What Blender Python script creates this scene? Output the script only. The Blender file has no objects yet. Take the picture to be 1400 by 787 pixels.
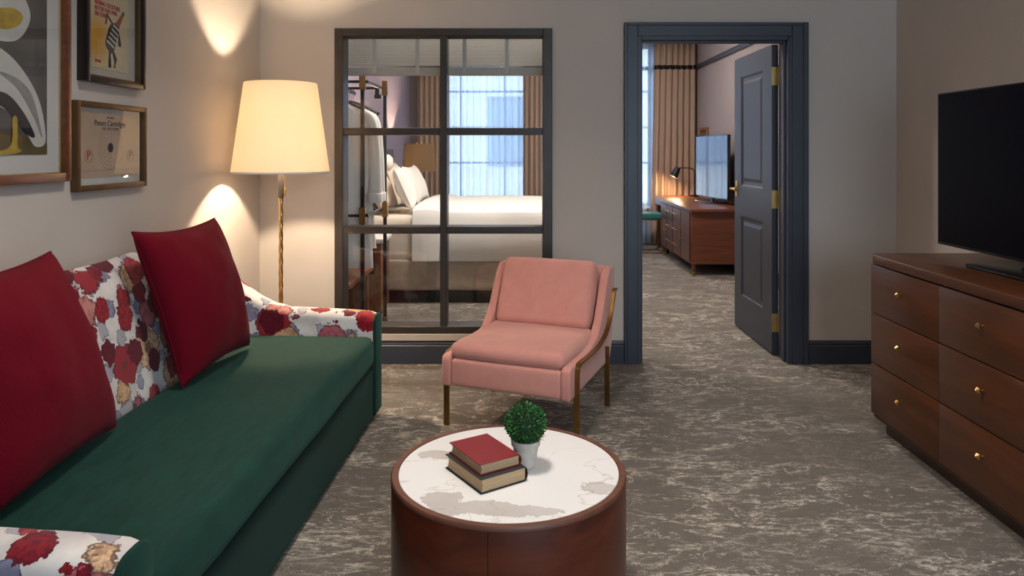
import bpy, bmesh, math, random
from mathutils import Vector, Matrix, noise
PI = math.pi
random.seed(7)
scn = bpy.context.scene
COL = scn.collection

# ------------------------------------------------------------------ materials
def lin(c):
    return tuple(((v / 255) / 12.92 if v / 255 <= .04045 else (((v / 255) + .055) / 1.055) ** 2.4) for v in c)

class NT:
    def __init__(s, name):
        s.m = bpy.data.materials.new(name); s.m.use_nodes = True
        s.t = s.m.node_tree; s.t.nodes.clear()
        s.out = s.n('ShaderNodeOutputMaterial')
    def n(s, kind, **kw):
        nd = s.t.nodes.new(kind)
        for k, v in kw.items():
            if k in nd.inputs.keys() if hasattr(nd.inputs, 'keys') else False: nd.inputs[k].default_value = v
            else: setattr(nd, k, v)
        return nd
    def l(s, a, b): s.t.links.new(a, b)
    def val(s, x, sock):
        if hasattr(x, 'is_output') or isinstance(x, bpy.types.NodeSocket): s.l(x, sock)
        else:
            if isinstance(x, tuple) and len(x) == 3 and sock.type == 'RGBA': x = (*x, 1)
            sock.default_value = x
    def coord(s, scale=(1, 1, 1), rot=(0, 0, 0), loc=(0, 0, 0)):
        tc = s.n('ShaderNodeTexCoord'); mp = s.n('ShaderNodeMapping')
        mp.inputs['Scale'].default_value = scale; mp.inputs['Rotation'].default_value = rot; mp.inputs['Location'].default_value = loc
        s.l(tc.outputs['Object'], mp.inputs['Vector']); return mp.outputs['Vector']
    def noise(s, vec, scale=5, detail=4, rough=.5, dist=0):
        nd = s.n('ShaderNodeTexNoise'); s.l(vec, nd.inputs['Vector'])
        nd.inputs['Scale'].default_value = scale; nd.inputs['Detail'].default_value = detail
        nd.inputs['Roughness'].default_value = rough; nd.inputs['Distortion'].default_value = dist
        return nd
    def math(s, op, a, b=0.0, c=0.0, clamp=False):
        nd = s.n('ShaderNodeMath'); nd.operation = op; nd.use_clamp = clamp
        s.val(a, nd.inputs[0]); s.val(b, nd.inputs[1]); s.val(c, nd.inputs[2]); return nd.outputs[0]
    def ramp(s, fac, stops, interp='LINEAR'):
        nd = s.n('ShaderNodeValToRGB'); cr = nd.color_ramp; cr.interpolation = interp
        while len(cr.elements) < len(stops): cr.elements.new(1)
        for e, (p, c) in zip(cr.elements, stops):
            e.position = p; e.color = (*c, 1) if len(c) == 3 else c
        s.val(fac, nd.inputs[0]); return nd.outputs[0]
    def step(s, x, lo, hi):
        nd = s.n('ShaderNodeMapRange'); nd.interpolation_type = 'SMOOTHSTEP'
        s.val(x, nd.inputs['Value']); nd.inputs['From Min'].default_value = lo; nd.inputs['From Max'].default_value = hi
        return nd.outputs[0]
    def mix(s, f, a, b, mode='MIX'):
        nd = s.n('ShaderNodeMix'); nd.data_type = 'RGBA'; nd.blend_type = mode
        s.val(f, nd.inputs[0]); s.val(a, nd.inputs[6]); s.val(b, nd.inputs[7]); return nd.outputs[2]
    def bump(s, h, strength=.3, dist=.01):
        nd = s.n('ShaderNodeBump'); s.val(h, nd.inputs['Height'])
        nd.inputs['Strength'].default_value = strength; nd.inputs['Distance'].default_value = dist; return nd.outputs[0]
    def bsdf(s, color, rough=.5, metal=0, normal=None, sheen=0, sheen_c=None, coat=0, spec=.5, trans=0, coat_r=.1):
        b = s.n('ShaderNodeBsdfPrincipled')
        s.val(color, b.inputs['Base Color']); s.val(rough, b.inputs['Roughness']); s.val(metal, b.inputs['Metallic'])
        if normal is not None: s.l(normal, b.inputs['Normal'])
        b.inputs['Sheen Weight'].default_value = sheen
        if sheen_c: b.inputs['Sheen Tint'].default_value = (*sheen_c, 1)
        b.inputs['Coat Weight'].default_value = coat; b.inputs['Coat Roughness'].default_value = coat_r
        b.inputs['Specular IOR Level'].default_value = spec; b.inputs['Transmission Weight'].default_value = trans
        return b
    def done(s, sh):
        s.l(sh.outputs[0] if hasattr(sh, 'outputs') else sh, s.out.inputs['Surface']); return s.m

def plain(name, c1, rough=.5, metal=0, var=.12, scale=20, bump=.05, **kw):
    t = NT(name); v = t.coord(); n = t.noise(v, scale, 4)
    c = lin(c1); lo = tuple(x * (1 - var) for x in c); hi = tuple(min(1, x * (1 + var)) for x in c)
    col = t.ramp(n.outputs[0], [(.3, lo), (.7, hi)])
    nm = t.bump(t.noise(v, scale * 8, 3).outputs[0], bump, .002) if bump else None
    return t.done(t.bsdf(col, rough, metal, nm, **kw))

def wood(name, dark, light, axis='y', scale=1.0, rough=.35, coat=.25):
    t = NT(name); st = {'x': (.55, 9, 9), 'y': (9, .55, 9), 'z': (9, 9, .55)}[axis]
    v = t.coord(tuple(k * scale for k in st)); n = t.noise(v, 1.6, 6, .6, 1.2)
    fine = t.noise(t.coord(tuple(k * scale * 6 for k in st)), 4, 3, .6)
    col = t.ramp(n.outputs[0], [(.3, lin(dark)), (.5, tuple((a + b) / 2 for a, b in zip(lin(dark), lin(light)))), (.7, lin(light))])
    col = t.mix(t.math('MULTIPLY', fine.outputs[0], .35), col, lin(tuple(x * .55 for x in dark)))
    return t.done(t.bsdf(col, rough, 0, t.bump(fine.outputs[0], .08, .001), coat=coat, coat_r=.25))

def fabric(name, c, rough=.9, sheen=.3, var=.15, weave=900, bump=.25, sheen_c=None, streak=(1, 1, 1)):
    t = NT(name); v = t.coord(); cl = lin(c)
    n = t.noise(t.coord(streak), 9, 5, .6, .6)
    w = t.noise(v, weave, 2)
    col = t.ramp(n.outputs[0], [(.3, tuple(x * (1 - var) for x in cl)), (.7, tuple(x * (1 + var) for x in cl))])
    col = t.mix(.35, col, t.mix(w.outputs[0], tuple(x * .6 for x in cl), tuple(min(1, x * 1.35) for x in cl)))
    return t.done(t.bsdf(col, rough, 0, t.bump(w.outputs[0], bump, .002), sheen=sheen, sheen_c=sheen_c, spec=.2))

def twill(name, c):
    t = NT(name); cl = lin(c)
    w = t.n('ShaderNodeTexWave'); w.bands_direction = 'DIAGONAL'
    t.l(t.coord(), w.inputs['Vector']); w.inputs['Scale'].default_value = 95; w.inputs['Distortion'].default_value = 1.0
    w.inputs['Detail'].default_value = 2; w.inputs['Detail Scale'].default_value = 3
    n = t.noise(t.coord(), 500, 2)
    col = t.mix(w.outputs['Fac'], tuple(x * .85 for x in cl), tuple(x * 1.1 for x in cl))
    col = t.mix(t.math('MULTIPLY', n.outputs[0], .25), col, tuple(x * .4 for x in cl))
    return t.done(t.bsdf(col, .85, 0, t.bump(w.outputs['Fac'], .3, .002), sheen=.05, sheen_c=(1, .5, .5), spec=.1))

def floral(name):
    t = NT(name); base = t.coord()
    d1 = t.noise(base, 22, 3, .6); d2 = t.noise(base, 75, 2, .5)
    off = t.n('ShaderNodeVectorMath'); off.operation = 'MULTIPLY_ADD'
    t.l(d1.outputs['Color'], off.inputs[0]); off.inputs[1].default_value = (.055,) * 3; t.l(base, off.inputs[2])
    off2 = t.n('ShaderNodeVectorMath'); off2.operation = 'MULTIPLY_ADD'
    t.l(d2.outputs['Color'], off2.inputs[0]); off2.inputs[1].default_value = (.018,) * 3; t.l(off.outputs[0], off2.inputs[2])
    P = off2.outputs[0]
    def cells(scale, shift, keep, size):
        mv = t.n('ShaderNodeVectorMath'); mv.operation = 'ADD'; t.l(P, mv.inputs[0]); mv.inputs[1].default_value = shift
        vo = t.n('ShaderNodeTexVoronoi'); vo.feature = 'F1'; t.l(mv.outputs[0], vo.inputs['Vector']); vo.inputs['Scale'].default_value = scale
        sp = t.n('ShaderNodeSeparateColor'); t.l(vo.outputs['Color'], sp.inputs[0])
        lim = t.math('MULTIPLY', t.math('LESS_THAN', sp.outputs[1], keep), t.math('MULTIPLY_ADD', sp.outputs[2], size * .35, size * .65))
        e = t.math('SUBTRACT', lim, vo.outputs['Distance'])      # >0 inside the bloom
        inside = t.step(e, 0, .02)
        edge = t.math('MULTIPLY', t.step(e, 0, .015), t.math('SUBTRACT', 1.0, t.step(e, .03, .06)))
        return inside, edge, sp.outputs[0], e
    wn = t.noise(base, 30, 4, .6)
    ground = t.ramp(t.noise(base, 9, 3).outputs[0], [(.35, lin((196, 190, 190))), (.65, lin((226, 221, 216)))])
    col = ground
    # soft grey and blue leaves
    i, e, r, _ = cells(10, (3.1, 1.7, 5.2), .75, .50)
    leaf = t.ramp(r, [(0, lin((52, 64, 110))), (.3, lin((120, 128, 150))), (.55, lin((150, 146, 156))), (.8, lin((84, 84, 118)))], 'CONSTANT')
    leaf = t.mix(t.math('MULTIPLY', wn.outputs[0], .7), leaf, lin((190, 186, 196)))
    col = t.mix(i, col, leaf); col = t.mix(t.math('MULTIPLY', e, .6), col, lin((40, 36, 66)))
    # large blush and tan flowers
    i, e, r, d = cells(5.8, (1.3, .7, 2.9), .9, .60)
    big = t.ramp(r, [(0, lin((206, 170, 128))), (.25, lin((176, 98, 108))), (.5, lin((214, 178, 140))), (.72, lin((150, 34, 48))), (.88, lin((190, 128, 120)))], 'CONSTANT')
    big = t.mix(t.math('MULTIPLY', t.step(t.noise(base, 42, 4, .7).outputs[0], .45, .62), .55), big, lin((110, 52, 56)))
    col = t.mix(i, col, big); col = t.mix(t.math('MULTIPLY', e, .75), col, lin((58, 34, 40)))
    heart = t.step(d, .34, .38); col = t.mix(t.math('MULTIPLY', heart, .7), col, lin((86, 50, 44)))
    # crimson flowers
    i, e, r, d = cells(7.6, (2.3, 5.2, 1.4), .72, .54)
    red = t.ramp(r, [(0, lin((132, 16, 32))), (.35, lin((154, 26, 38))), (.6, lin((98, 14, 34))), (.85, lin((168, 56, 62)))], 'CONSTANT')
    red = t.mix(t.math('MULTIPLY', t.step(t.noise(base, 55, 4, .7).outputs[0], .42, .62), .75), red, lin((74, 10, 28)))
    col = t.mix(i, col, red); col = t.mix(t.math('MULTIPLY', e, .5), col, lin((60, 8, 26)))
    w = t.noise(base, 700, 2)
    return t.done(t.bsdf(col, .85, 0, t.bump(w.outputs[0], .2, .002), sheen=.15, spec=.2))

def carpet(name):
    t = NT(name)
    v = t.coord((.62, 1.25, 1)); vf = t.coord((.5, 1.5, 1))
    patch = t.noise(v, 1.5, 3, .55)
    a = t.noise(v, 3.4, 7, .62, .55); b = t.noise(t.coord((.6, 1.3, 1), loc=(13, 7, 0)), 6.5, 6, .65, .8)
    def ridge(n, w): return t.math('SUBTRACT', 1.0, t.step(t.math('ABSOLUTE', t.math('SUBTRACT', n.outputs[0], .5)), 0, w))
    vein = t.math('MAXIMUM', ridge(a, .017), t.math('MULTIPLY', ridge(b, .017), .9))
    wide = t.math('MULTIPLY', ridge(a, .07), t.step(t.noise(vf, 34, 3, .6).outputs[0], .50, .56))
    brk = t.step(t.noise(vf, 30, 4, .7).outputs[0], .42, .56)
    m = t.math('MAXIMUM', t.math('MULTIPLY', vein, brk), t.math('MULTIPLY', wide, .42))
    m = t.math('MULTIPLY', m, t.math('MULTIPLY_ADD', t.step(patch.outputs[0], .36, .54), .7, .3))
    fleck = t.math('MULTIPLY', t.step(t.noise(t.coord((.45, 1.6, 1), loc=(3, 9, 0)), 48, 3, .7).outputs[0], .60, .66), t.step(t.noise(v, 5, 3).outputs[0], .42, .6))
    m = t.math('MAXIMUM', m, t.math('MULTIPLY', fleck, .42))
    pile = t.noise(t.coord(), 190, 3, .9)
    mott = t.noise(t.coord((.7, 1.4, 1)), 14, 4, .6)
    base = t.ramp(mott.outputs[0], [(.3, lin((112, 104, 96))), (.7, lin((126, 118, 110)))])
    col = t.mix(t.math('MULTIPLY', m, .95), base, lin((238, 228, 212)))
    col = t.mix(t.math('MULTIPLY', t.step(pile.outputs[0], .38, .62), .5), col, lin((58, 52, 47)))
    return t.done(t.bsdf(col, .95, 0, t.bump(pile.outputs[0], .6, .006), sheen=.1, spec=.1))

def marble(name):
    t = NT(name); v = t.coord((1, 1, 1))
    warp = t.noise(v, 11, 7, .7, .6); wb = t.noise(v, 4, 3, .5)
    off = t.n('ShaderNodeVectorMath'); off.operation = 'MULTIPLY_ADD'
    t.l(warp.outputs['Color'], off.inputs[0]); off.inputs[1].default_value = (.16, .11, 0); t.l(v, off.inputs[2])
    sp = t.n('ShaderNodeSeparateXYZ'); t.l(off.outputs[0], sp.inputs[0])
    best = None
    for (cx, cy, rx, ry) in ((-.10, -.255, .135, .04), (-.19, -.20, .06, .045), (.05, -.275, .09, .03), (.262, -.13, .05, .035), (-.22, .10, .08, .03), (.06, .24, .06, .03)):
        dx = t.math('DIVIDE', t.math('SUBTRACT', sp.outputs[0], cx + .08), rx); dy = t.math('DIVIDE', t.math('SUBTRACT', sp.outputs[1], cy + .055), ry)
        d = t.math('SQRT', t.math('ADD', t.math('MULTIPLY', dx, dx), t.math('MULTIPLY', dy, dy)))
        best = d if best is None else t.math('MINIMUM', best, d)
    cloud = t.math('SUBTRACT', 1.0, t.step(best, .88, 1.06)); edge = t.math('SUBTRACT', 1.0, t.step(t.math('ABSOLUTE', t.math('SUBTRACT', best, .98)), 0, .09))
    n2 = t.noise(t.coord((1.0, 1.7, 1), loc=(5, 1.1, 0)), 1.5, 5, .5, 1.2)
    thin = t.math('SUBTRACT', 1.0, t.step(t.math('ABSOLUTE', t.math('SUBTRACT', n2.outputs[0], .5)), 0, .006))
    col = t.mix(t.math('MULTIPLY', cloud, t.math('MULTIPLY_ADD', wb.outputs[0], .9, .15)), lin((222, 221, 221)), lin((162, 152, 146)))
    col = t.mix(t.math('MULTIPLY', edge, .4), col, lin((128, 108, 94)))
    col = t.mix(t.math('MULTIPLY', thin, .3), col, lin((150, 134, 120)))
    return t.done(t.bsdf(col, .25, 0, None, spec=.35))

def glass(name, refl=1.0):
    t = NT(name); tr = t.n('ShaderNodeBsdfTransparent'); tr.inputs[0].default_value = (.96, .97, .97, 1)
    gl = t.n('ShaderNodeBsdfGlossy'); gl.inputs['Roughness'].default_value = .0
    lw = t.n('ShaderNodeLayerWeight'); lw.inputs[0].default_value = .5
    fr = t.math('MULTIPLY_ADD', t.math('POWER', lw.outputs['Facing'], 5.0), .96, .04)
    mx = t.n('ShaderNodeMixShader'); t.l(t.math('MULTIPLY', fr, refl), mx.inputs[0])
    t.l(tr.outputs[0], mx.inputs[1]); t.l(gl.outputs[0], mx.inputs[2]); return t.done(mx)

def cloth_thin(name, c, transl=.5, transp=.0, weave=600):
    t = NT(name); n = t.noise(t.coord((1, 1, .4)), weave, 2)
    col = t.mix(t.math('MULTIPLY', n.outputs[0], .25), lin(c), tuple(x * .7 for x in lin(c)))
    d = t.bsdf(col, .9, 0, None, spec=.1); tl = t.n('ShaderNodeBsdfTranslucent'); t.l(col, tl.inputs[0])
    m = t.n('ShaderNodeMixShader'); m.inputs[0].default_value = transl; t.l(d.outputs[0], m.inputs[1]); t.l(tl.outputs[0], m.inputs[2])
    if transp:
        tp = t.n('ShaderNodeBsdfTransparent'); m2 = t.n('ShaderNodeMixShader'); m2.inputs[0].default_value = transp
        t.l(m.outputs[0], m2.inputs[1]); t.l(tp.outputs[0], m2.inputs[2]); return t.done(m2)
    return t.done(m)

def emit(name, c, s, clear=0):
    t = NT(name); e = t.n('ShaderNodeEmission'); e.inputs[0].default_value = (*lin(c), 1); e.inputs[1].default_value = s
    if not clear: return t.done(e)
    tp = t.n('ShaderNodeBsdfTransparent'); m = t.n('ShaderNodeMixShader'); m.inputs[0].default_value = clear
    t.l(e.outputs[0], m.inputs[1]); t.l(tp.outputs[0], m.inputs[2]); return t.done(m)

M = {}
M['wall'] = plain('wall_paint', (194, 186, 179), .9, var=.02, scale=3, bump=.06, spec=.2)
M['wall_lav'] = plain('lavender_wall_paint', (158, 146, 162), .9, var=.02, scale=3, bump=.06, spec=.2)
M['wall_bed'] = plain('bedroom_wall_paint', (150, 140, 140), .9, var=.02, scale=3, bump=.06, spec=.2)
M['ceiling'] = plain('ceiling_paint', (225, 221, 215), .95, var=.02, scale=3, bump=.05, spec=.2)
M['carpet'] = carpet('patterned_carpet')
M['blue'] = plain('slate_blue_paint', (54, 60, 73), .42, var=.05, scale=8, bump=.04)
M['door'] = plain('door_blue_paint', (50, 56, 66), .4, var=.04, scale=8, bump=.03)
M['sill'] = plain('pale_ledge_paint', (190, 180, 170), .6, var=.03, bump=.03)
M['bronze'] = plain('dark_bronze_metal', (60, 54, 51), .42, .35, var=.12, scale=14, bump=.03)
M['glass'] = glass('window_glass', 1.0)
M['pic_glass'] = glass('picture_glass', .9)
M['brass'] = plain('brass_metal', (196, 156, 92), .28, 1, var=.1, scale=30, bump=.02)
M['brass_dark'] = plain('antique_brass_metal', (150, 116, 70), .34, 1, var=.15, scale=22, bump=.03)
M['hinge'] = plain('hinge_brass', (214, 180, 110), .35, .8, var=.12, scale=30, bump=.03)
M['black'] = plain('black_metal', (28, 27, 28), .4, .3, var=.1, bump=.02)
M['plastic'] = plain('black_plastic', (16, 16, 18), .3, 0, var=.1, bump=.02)
M['screen'] = plain('dark_screen', (3, 4, 15), .45, 0, var=.02, bump=0, spec=.06)
M['screen_gloss'] = plain('glossy_screen', (10, 14, 22), .06, 0, var=.02, bump=0, spec=1.0, coat=1.0, coat_r=.03)
M['walnut'] = wood('walnut_wood_lengthwise', (70, 35, 15), (104, 58, 29), 'y', coat=.08)
M['walnut_v'] = wood('walnut_wood_drum', (72, 28, 15), (106, 47, 26), 'x', .8, coat=.06)
M['walnut_rim'] = wood('walnut_rim_wood', (92, 56, 42), (118, 76, 58), 'x', 1, .5, .05)
M['desk_wood'] = wood('cherry_brown_wood', (88, 44, 26), (126, 70, 42), 'x', coat=.1)
M['desk_front'] = wood('cherry_brown_front', (72, 40, 26), (104, 62, 42), 'z')
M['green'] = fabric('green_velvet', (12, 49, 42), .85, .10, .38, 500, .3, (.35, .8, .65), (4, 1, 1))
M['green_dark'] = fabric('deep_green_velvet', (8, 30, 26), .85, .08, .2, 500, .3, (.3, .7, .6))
M['maroon'] = twill('maroon_twill', (104, 6, 27))
M['pink'] = fabric('blush_pink_velvet', (208, 145, 133), .85, .5, .10, 500, .2, (1, .8, .75))
M['floral'] = floral('floral_print_fabric')
M['marble'] = marble('white_marble')
M['shade'] = cloth_thin('cream_linen_shade', (252, 242, 226), .46)
M['shade_dark'] = cloth_thin('taupe_linen_shade', (122, 108, 88), .34)
M['sheer'] = cloth_thin('sheer_voile', (215, 230, 250), .55, .45)
M['drape'] = cloth_thin('taupe_drape_cloth', (188, 166, 150), .1)
M['drape_band'] = plain('black_band_cloth', (22, 20, 24), .9, bump=.05)
M['blind'] = cloth_thin('white_blind_slat', (214, 210, 204), .14, .0)
M['linen'] = plain('white_linen', (236, 232, 226), .9, var=.03, scale=6, bump=.15, sheen=.2)
M['linen_cream'] = plain('cream_linen', (232, 218, 198), .9, var=.04, scale=6, bump=.15, sheen=.2)
M['valance'] = plain('beige_bed_valance', (170, 154, 138), .95, var=.12, scale=9, bump=.15)
M['headboard'] = plain('charcoal_upholstery', (84, 84, 92), .9, var=.08, scale=9, bump=.1)
M['dark_wood'] = wood('dark_brown_wood', (44, 24, 16), (72, 42, 28), 'x')
M['mid_wood'] = wood('honey_brown_wood', (104, 62, 38), (150, 98, 64), 'y')
M['teal'] = fabric('teal_upholstery', (40, 104, 104), .85, .3)
M['frame_orange'] = wood('burnished_orange_wood', (84, 40, 16), (130, 70, 28), 'x')
M['gilt'] = plain('gilt_edge', (200, 168, 112), .4, .5, var=.1)
M['frame_black'] = plain('black_lacquer_frame', (24, 17, 15), .35, var=.15, bump=.05)
M['frame_brown'] = plain('bronze_brown_frame', (92, 66, 38), .45, .3, var=.15, bump=.05)
M['mat_board'] = plain('white_mat_board', (206, 202, 200), .9, var=.02, bump=.04)
M['mat_cream'] = plain('pale_mat_board', (190, 182, 174), .9, var=.02, bump=.04)
M['print_dark'] = plain('taupe_painted_ground', (84, 78, 76), .8, var=.22, scale=7, bump=0)
M['print_white'] = plain('painted_white', (196, 192, 188), .8, var=.08, scale=14, bump=0)
M['print_grey'] = plain('painted_grey', (140, 136, 136), .8, var=.12, scale=30, bump=0)
M['print_yellow'] = plain('painted_yellow', (178, 146, 52), .8, var=.25, scale=22, bump=0)
M['print_black'] = plain('painted_black', (28, 26, 28), .8, var=.1, bump=0)
M['print_earth'] = plain('painted_earth', (96, 78, 44), .8, var=.3, scale=18, bump=0)
M['ink_red'] = plain('red_ink', (168, 48, 40), .8, var=.05, bump=0)
M['ink_dark'] = plain('dark_ink', (58, 46, 50), .8, var=.05, bump=0)
M['ink_soft'] = plain('faded_ink', (132, 112, 104), .8, var=.05, bump=0)
M['paper_tan'] = plain('aged_paper', (188, 164, 142), .85, var=.05, scale=6, bump=.02)
M['bottle_red'] = plain('printed_rust', (150, 66, 40), .8, var=.1, bump=0)
def poster_paper():
    t = NT('poster_paper'); tc = t.n('ShaderNodeTexCoord'); sp = t.n('ShaderNodeSeparateXYZ'); t.l(tc.outputs['Object'], sp.inputs[0])
    f = t.step(sp.outputs[0], -.10, .05)
    n = t.noise(t.coord(), 12, 3)
    hz = t.math('MULTIPLY', t.math('SUBTRACT', 1.0, t.step(sp.outputs[2], -.08, .01)), t.math('SUBTRACT', 1.0, t.step(t.math('MULTIPLY', sp.outputs[2], -1.0), .15, .24)))
    c = t.mix(t.math('MULTIPLY', t.math('SUBTRACT', 1.0, f), t.math('MULTIPLY_ADD', hz, .8, .15)), lin((206, 188, 156)), lin((206, 150, 40)))
    return t.done(t.bsdf(c, .85))
M['poster'] = poster_paper()
M['book_red'] = plain('red_book_cloth', (120, 26, 34), .55, var=.08, scale=60, bump=.15)
M['book_black'] = plain('black_book_cloth', (34, 36, 36), .6, var=.1, scale=60, bump=.15)
def pages():
    t = NT('book_page_edges'); n = t.noise(t.coord((4, 4, 900)), 3, 2, .6)
    return t.done(t.bsdf(t.ramp(n.outputs[0], [(.3, lin((150, 122, 88))), (.7, lin((208, 184, 148)))]), .9))
M['pages'] = pages()
M['leaf'] = plain('boxwood_leaf_green', (26, 92, 26), .5, var=.5, scale=60, bump=.05, sheen=.1)
M['stem'] = plain('dark_leaf_core', (20, 48, 22), .9, var=.3, scale=60, bump=.1)
M['pot'] = plain('grey_stone_pot', (190, 187, 178), .8, var=.12, scale=40, bump=.2)
M['white_glass'] = plain('white_opal_glass', (235, 230, 220), .25, var=.01, bump=0)
M['bulb'] = emit('warm_bulb', (255, 214, 150), 14, .8)
M['lens'] = emit('warm_downlight_lens', (255, 236, 210), 6)
M['facade'] = plain('pale_facade_stone', (190, 186, 182), .9, var=.1, scale=2, bump=.1)
M['facade_glass'] = plain('facade_window_glass', (96, 110, 128), .15, var=.1, bump=0)
M['switch'] = plain('white_plastic', (225, 222, 216), .5, var=.02, bump=0)

# ------------------------------------------------------------------ mesh helpers
class MB:
    def __init__(s): s.bm = bmesh.new()
    def _add(s, tmp, mat=None):
        if mat is not None: bmesh.ops.transform(tmp, matrix=mat, verts=tmp.verts)
        me = bpy.data.meshes.new('tmp'); tmp.to_mesh(me); tmp.free(); s.bm.from_mesh(me); bpy.data.meshes.remove(me); return s
    def box(s, x0, x1, y0, y1, z0, z1, r=0, seg=2, mat=None):
        t = bmesh.new(); bmesh.ops.create_cube(t, size=1)
        for v in t.verts: v.co = Vector(((x0 + x1) / 2 + v.co.x * (x1 - x0), (y0 + y1) / 2 + v.co.y * (y1 - y0), (z0 + z1) / 2 + v.co.z * (z1 - z0)))
        if r: bmesh.ops.bevel(t, geom=t.edges[:], offset=r, segments=seg, affect='EDGES', profile=.5)
        return s._add(t, mat)
    def grid(s, fn, nu, nv, closeu=False, closev=False):
        vs = [[s.bm.verts.new(fn(i, j)) for j in range(nv)] for i in range(nu)]
        for i in range(nu if closeu else nu - 1):
            for j in range(nv if closev else nv - 1):
                q = [vs[i][j], vs[(i + 1) % nu][j], vs[(i + 1) % nu][(j + 1) % nv], vs[i][(j + 1) % nv]]
                try: s.bm.faces.new(q)
                except ValueError: pass
        return vs
    def loft(s, rings, cap=True):
        vs = s.grid(lambda i, j: rings[i][j], len(rings), len(rings[0]), False, True)
        if cap: s.bm.faces.new(list(reversed(vs[0]))); s.bm.faces.new(vs[-1])
        return s
    def lathe(s, prof, seg=32, center=(0, 0, 0), cap=True, scale=(1, 1)):
        c = Vector(center)
        return s.loft([[c + Vector((max(r, 1e-4) * math.cos(2 * PI * k / seg) * scale[0], max(r, 1e-4) * math.sin(2 * PI * k / seg) * scale[1], z)) for k in range(seg)] for r, z in prof], cap)
    def tube(s, pts, r, seg=10, twist=None):
        pts = [Vector(p) for p in pts]; rings = []; up = None
        for i, p in enumerate(pts):
            d = (pts[min(i + 1, len(pts) - 1)] - pts[max(i - 1, 0)]).normalized()
            if up is None: up = Vector((0, 0, 1)) if abs(d.z) < .9 else Vector((1, 0, 0))
            a = d.cross(up).normalized(); b = a.cross(d).normalized(); up = b
            rr = r[i] if isinstance(r, (list, tuple)) else r
            ring = []
            for k in range(seg):
                t = 2 * PI * k / seg; q = rr
                if twist: q = rr * (1 + twist[0] * math.cos(twist[1] * (t + twist[2] * i)))
                ring.append(p + a * math.cos(t) * q + b * math.sin(t) * q)
            rings.append(ring)
        return s.loft(rings)
    def strip(s, pts, w, th, axis=(1, 0, 0)):
        """a flat bar of width w along axis, thickness th, following pts"""
        pts = [Vector(p) for p in pts]; ax = Vector(axis).normalized(); rings = []
        for i, p in enumerate(pts):
            d = (pts[min(i + 1, len(pts) - 1)] - pts[max(i - 1, 0)]).normalized(); n = d.cross(ax).normalized()
            e = th * .25
            rings.append([p + ax * a + n * b for a, b in ((-w / 2, -th / 2 + e), (-w / 2 + e, -th / 2), (w / 2 - e, -th / 2), (w / 2, -th / 2 + e), (w / 2, th / 2 - e), (w / 2 - e, th / 2), (-w / 2 + e, th / 2), (-w / 2, th / 2 - e))])
        return s.loft(rings)
    def prism(s, poly, a0, a1, plane='yz', r=0):
        """poly extruded along the axis missing from plane"""
        t = bmesh.new()
        def mk(a, p):
            return {'yz': (a, p[0], p[1]), 'xz': (p[0], a, p[1]), 'xy': (p[0], p[1], a)}[plane]
        A = [t.verts.new(mk(a0, p)) for p in poly]; B = [t.verts.new(mk(a1, p)) for p in poly]
        n = len(poly); t.faces.new(A); t.faces.new(list(reversed(B)))
        for i in range(n): t.faces.new((A[i], B[i], B[(i + 1) % n], A[(i + 1) % n]))
        bmesh.ops.recalc_face_normals(t, faces=t.faces)
        if r: bmesh.ops.bevel(t, geom=[e for e in t.edges if e.calc_face_angle(0) > .6], offset=r, segments=3, affect='EDGES', profile=.5)
        return s._add(t)
    def soft(s, x0, x1, y0, y1, z0, z1, r, bulge=(0, 0, 0), m=8, k=4, wr=0, seed=0):
        """upholstered block: round edges of radius r, each face bulged"""
        hx, hy, hz = (x1 - x0) / 2, (y1 - y0) / 2, (z1 - z0) / 2; c = Vector(((x0 + x1) / 2, (y0 + y1) / 2, (z0 + z1) / 2))
        def axis(h):
            L = [-h + r * (1 - math.cos(PI / 2 * i / k)) for i in range(k)]
            mid = [-h + r + (2 * h - 2 * r) * i / m for i in range(m + 1)]
            return L + mid + [-q for q in reversed(L)]
        X, Y, Z = axis(hx), axis(hy), axis(hz); H = (hx, hy, hz)
        t = bmesh.new()
        def P(p):
            q = Vector(p); inner = Vector([max(-(H[i] - r), min(H[i] - r, q[i])) for i in range(3)]); d = q - inner
            if d.length > 1e-9: q = inner + d.normalized() * r
            f = [1 - (q[i] / H[i]) ** 2 for i in range(3)]; o = q.copy()
            for i in range(3):
                j, l = (i + 1) % 3, (i + 2) % 3
                if bulge[i]: o[i] += bulge[i] * (q[i] / H[i]) * max(0, f[j]) ** .6 * max(0, f[l]) ** .6
            o = o + c
            if wr: o += Vector(noise.noise_vector(o * 7 + Vector((seed,) * 3))) * wr
            return o
        for (A, B, C3, ax) in ((X, Y, Z, 2), (Y, Z, X, 0), (Z, X, Y, 1)):
            for sgn in (-1, 1):
                g = []
                for a in A:
                    row = []
                    for b in B:
                        p = [0, 0, 0]; p[(ax + 1) % 3] = a; p[(ax + 2) % 3] = b; p[ax] = sgn * C3[-1]; row.append(t.verts.new(P(p)))
                    g.append(row)
                for i in range(len(A) - 1):
                    for j in range(len(B) - 1):
                        q = [g[i][j], g[i + 1][j], g[i + 1][j + 1], g[i][j + 1]]
                        if sgn < 0: q.reverse()
                        t.faces.new(q)
        bmesh.ops.remove_doubles(t, verts=t.verts, dist=1e-5)
        return s._add(t)
    def build(s, name, mat, parent=None, angle=38, smooth=True):
        bmesh.ops.recalc_face_normals(s.bm, faces=s.bm.faces)
        me = bpy.data.meshes.new(name); s.bm.to_mesh(me); s.bm.free()
        me.materials.append(M[mat] if isinstance(mat, str) else mat)
        if smooth:
            me.polygons.foreach_set('use_smooth', [True] * len(me.polygons)); me.set_sharp_from_angle(angle=math.radians(angle))
        o = bpy.data.objects.new(name, me); COL.objects.link(o)
        if parent: o.parent = parent
        return o

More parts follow.
